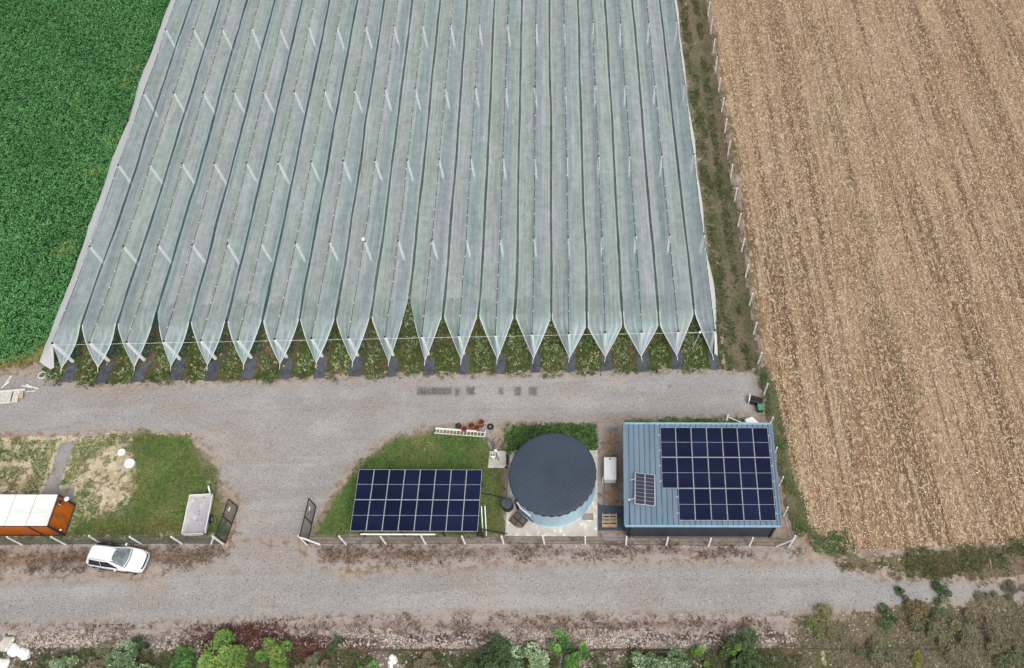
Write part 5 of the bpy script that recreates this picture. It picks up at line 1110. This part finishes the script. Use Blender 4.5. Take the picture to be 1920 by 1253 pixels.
b = MB(); b.tube([(1.03+0.10*(1-(y_*y_))-0.02, y_*.70, .985) for y_ in [-1+2*k/8 for k in range(9)]], 0.03, 6); b.build('wiper_cowl', M['trim'], t)
pane('rear_window', [(-2.02, .66, .97), (-1.75, .42, 1.43), (-1.75, -.42, 1.43), (-2.02, -.66, .97)], M['glass_dark'], 0.02, 0.025)
for s in (-1, 1):
    pane('side_window', [(-1.72, s*.80, .96), (-1.53, s*.55, 1.43), (-0.76, s*.58, 1.43), (-0.76, s*.83, .95)], M['glass_dark'], 0.015, 0.022)
    pane('side_window', [(-0.73, s*.83, .95), (-0.73, s*.58, 1.43), (-0.12, s*.56, 1.43), (0.58, s*.80, .95)], M['glass_dark'], 0.015, 0.022)
    b = MB(); b.tube([(-1.5, s*.49, 1.52), (-1.35, s*.50, 1.55), (-0.5, s*.515, 1.55), (-0.3, s*.50, 1.515)], 0.018, 6); b.build('roof_rail', M['silver'], t)
    b = MB(); b.box((0.42, s*.96, 1.0), (0.12, 0.20, 0.12)); b.build('mirror', M['carpaint'], t, bevel=0.03)
    b = MB(); b.add([(1.62, s*.80, .83), (1.95, s*.70, .72), (2.04, s*.56, .66), (2.02, s*.50, .72), (1.80, s*.66, .82)], [(0, 1, 2, 3, 4)]); o = b.build('headlight', M['lamp'], t); o.location = (0.03, 0, 0.035)
    b = MB(); b.box((-2.05, s*.66, .80), (0.08, 0.22, 0.12)); b.build('tail_light', M['red'], t, bevel=0.02)
    for x in (-1.30, 1.29):
        w_ = MB(); w_.tube([(x, s*.70, .325), (x, s*.905, .325)], 0.325, 24); wo_ = w_.build('wheel', M['rubber'], t)
        r_ = MB(); r_.tube([(x, s*.895, .325), (x, s*.915, .325)], 0.21, 18); r_.build('rim', M['silver'], wo_)
        a_ = MB(); a_.tube([(x, s*.88, .36), (x, s*.897, .36)], 0.385, 24); a_.build('wheel_arch', M['trim'], t)
    b = MB(); b.tube([(-1.0, s*.88, .32), (0.95, s*.885, .32)], 0.05, 6); b.build('sill', M['trim'], t)
    for x in (-0.95, 0.05):
        b = MB(); b.box((x, s*.90, .80), (0.2, 0.03, 0.035)); b.build('door_handle', M['silver'], t)
b = MB(); b.tube([(2.145-0.57*y**4, y, .665) for y in [-.56+1.12*k/12 for k in range(13)]], 0.05, 8); b.build('grille', M['trim'], t, smooth=True)
b = MB(); b.tube([(2.20-0.57*y**4, y, .50) for y in [-.74+1.48*k/12 for k in range(13)]], 0.07, 8); b.build('bumper_trim', M['silver'], t)
b = MB(); b.tube([(-2.08+0.2*y*y, y*.78, .48) for y in [-1+2*k/8 for k in range(9)]], 0.07, 8); b.build('rear_bumper', M['trim'], t)
b = MB(); b.tube([(-1.72, 0, 1.50), (-1.80, 0, 1.62)], 0.012, 5); b.build('aerial', M['trim'], t)

# ------------------------------------------------------------------ bottom edge: rail, boulders, bag
b = MB(); q0 = G(560, 1219, .1); q1 = G(2100, 1217.5, .1); b.beam((q0[0], q0[1], .09), (q1[0], q1[1], .09), 0.07, 0.10); b.beam((q0[0], q0[1], .03), (q1[0], q1[1], .03), 0.13, 0.03)
tag(b.build('old_rail', M['rust']), 'long thin rusty rail running through the weeds along the bottom edge', 'rail')
def boulder(px, py, r, lab, seed, m=M['post_white'], name='boulder', cat='boulder', grp='pale boulders in the lower left corner', flat=0.6, rough=0.35):
    q = G(px, py, r*0.4); bm = bmesh.new(); bmesh.ops.create_icosphere(bm, subdivisions=3, radius=r); rg = random.Random(seed); off = rg.uniform(0, 99)
    for v in bm.verts:
        k = 1+rough*(float(vnoise(v.co.x*1.3+off, v.co.y*1.3+v.co.z, r*0.8, seed))-0.5)*2; v.co *= k; v.co.z *= flat
        v.co.z = max(v.co.z, -r*0.25)
    me = bpy.data.meshes.new(name); bm.to_mesh(me); bm.free(); me.materials.append(m)
    o = bpy.data.objects.new(name, me); COL.objects.link(o); o.location = (q[0], q[1], r*0.22); tag(o, lab, cat, grp)
boulder(27, 1219, .42, 'white boulder, the upper left of two touching ones', 5)
boulder(43, 1226, .42, 'white boulder, the lower right of two touching ones', 6)
boulder(3, 1246, .52, 'largest white boulder, cut off by the lower left corner', 7)
boulder(12, 1206, .50, 'flat grey boulder half sunk above the white ones', 8, M['concrete'], flat=.25)
boulder(735, 1240, .36, 'crumpled white plastic bag lying below the rusty rail', 9, M['white'], 'plastic_bag', 'bag', None, .7, .8)
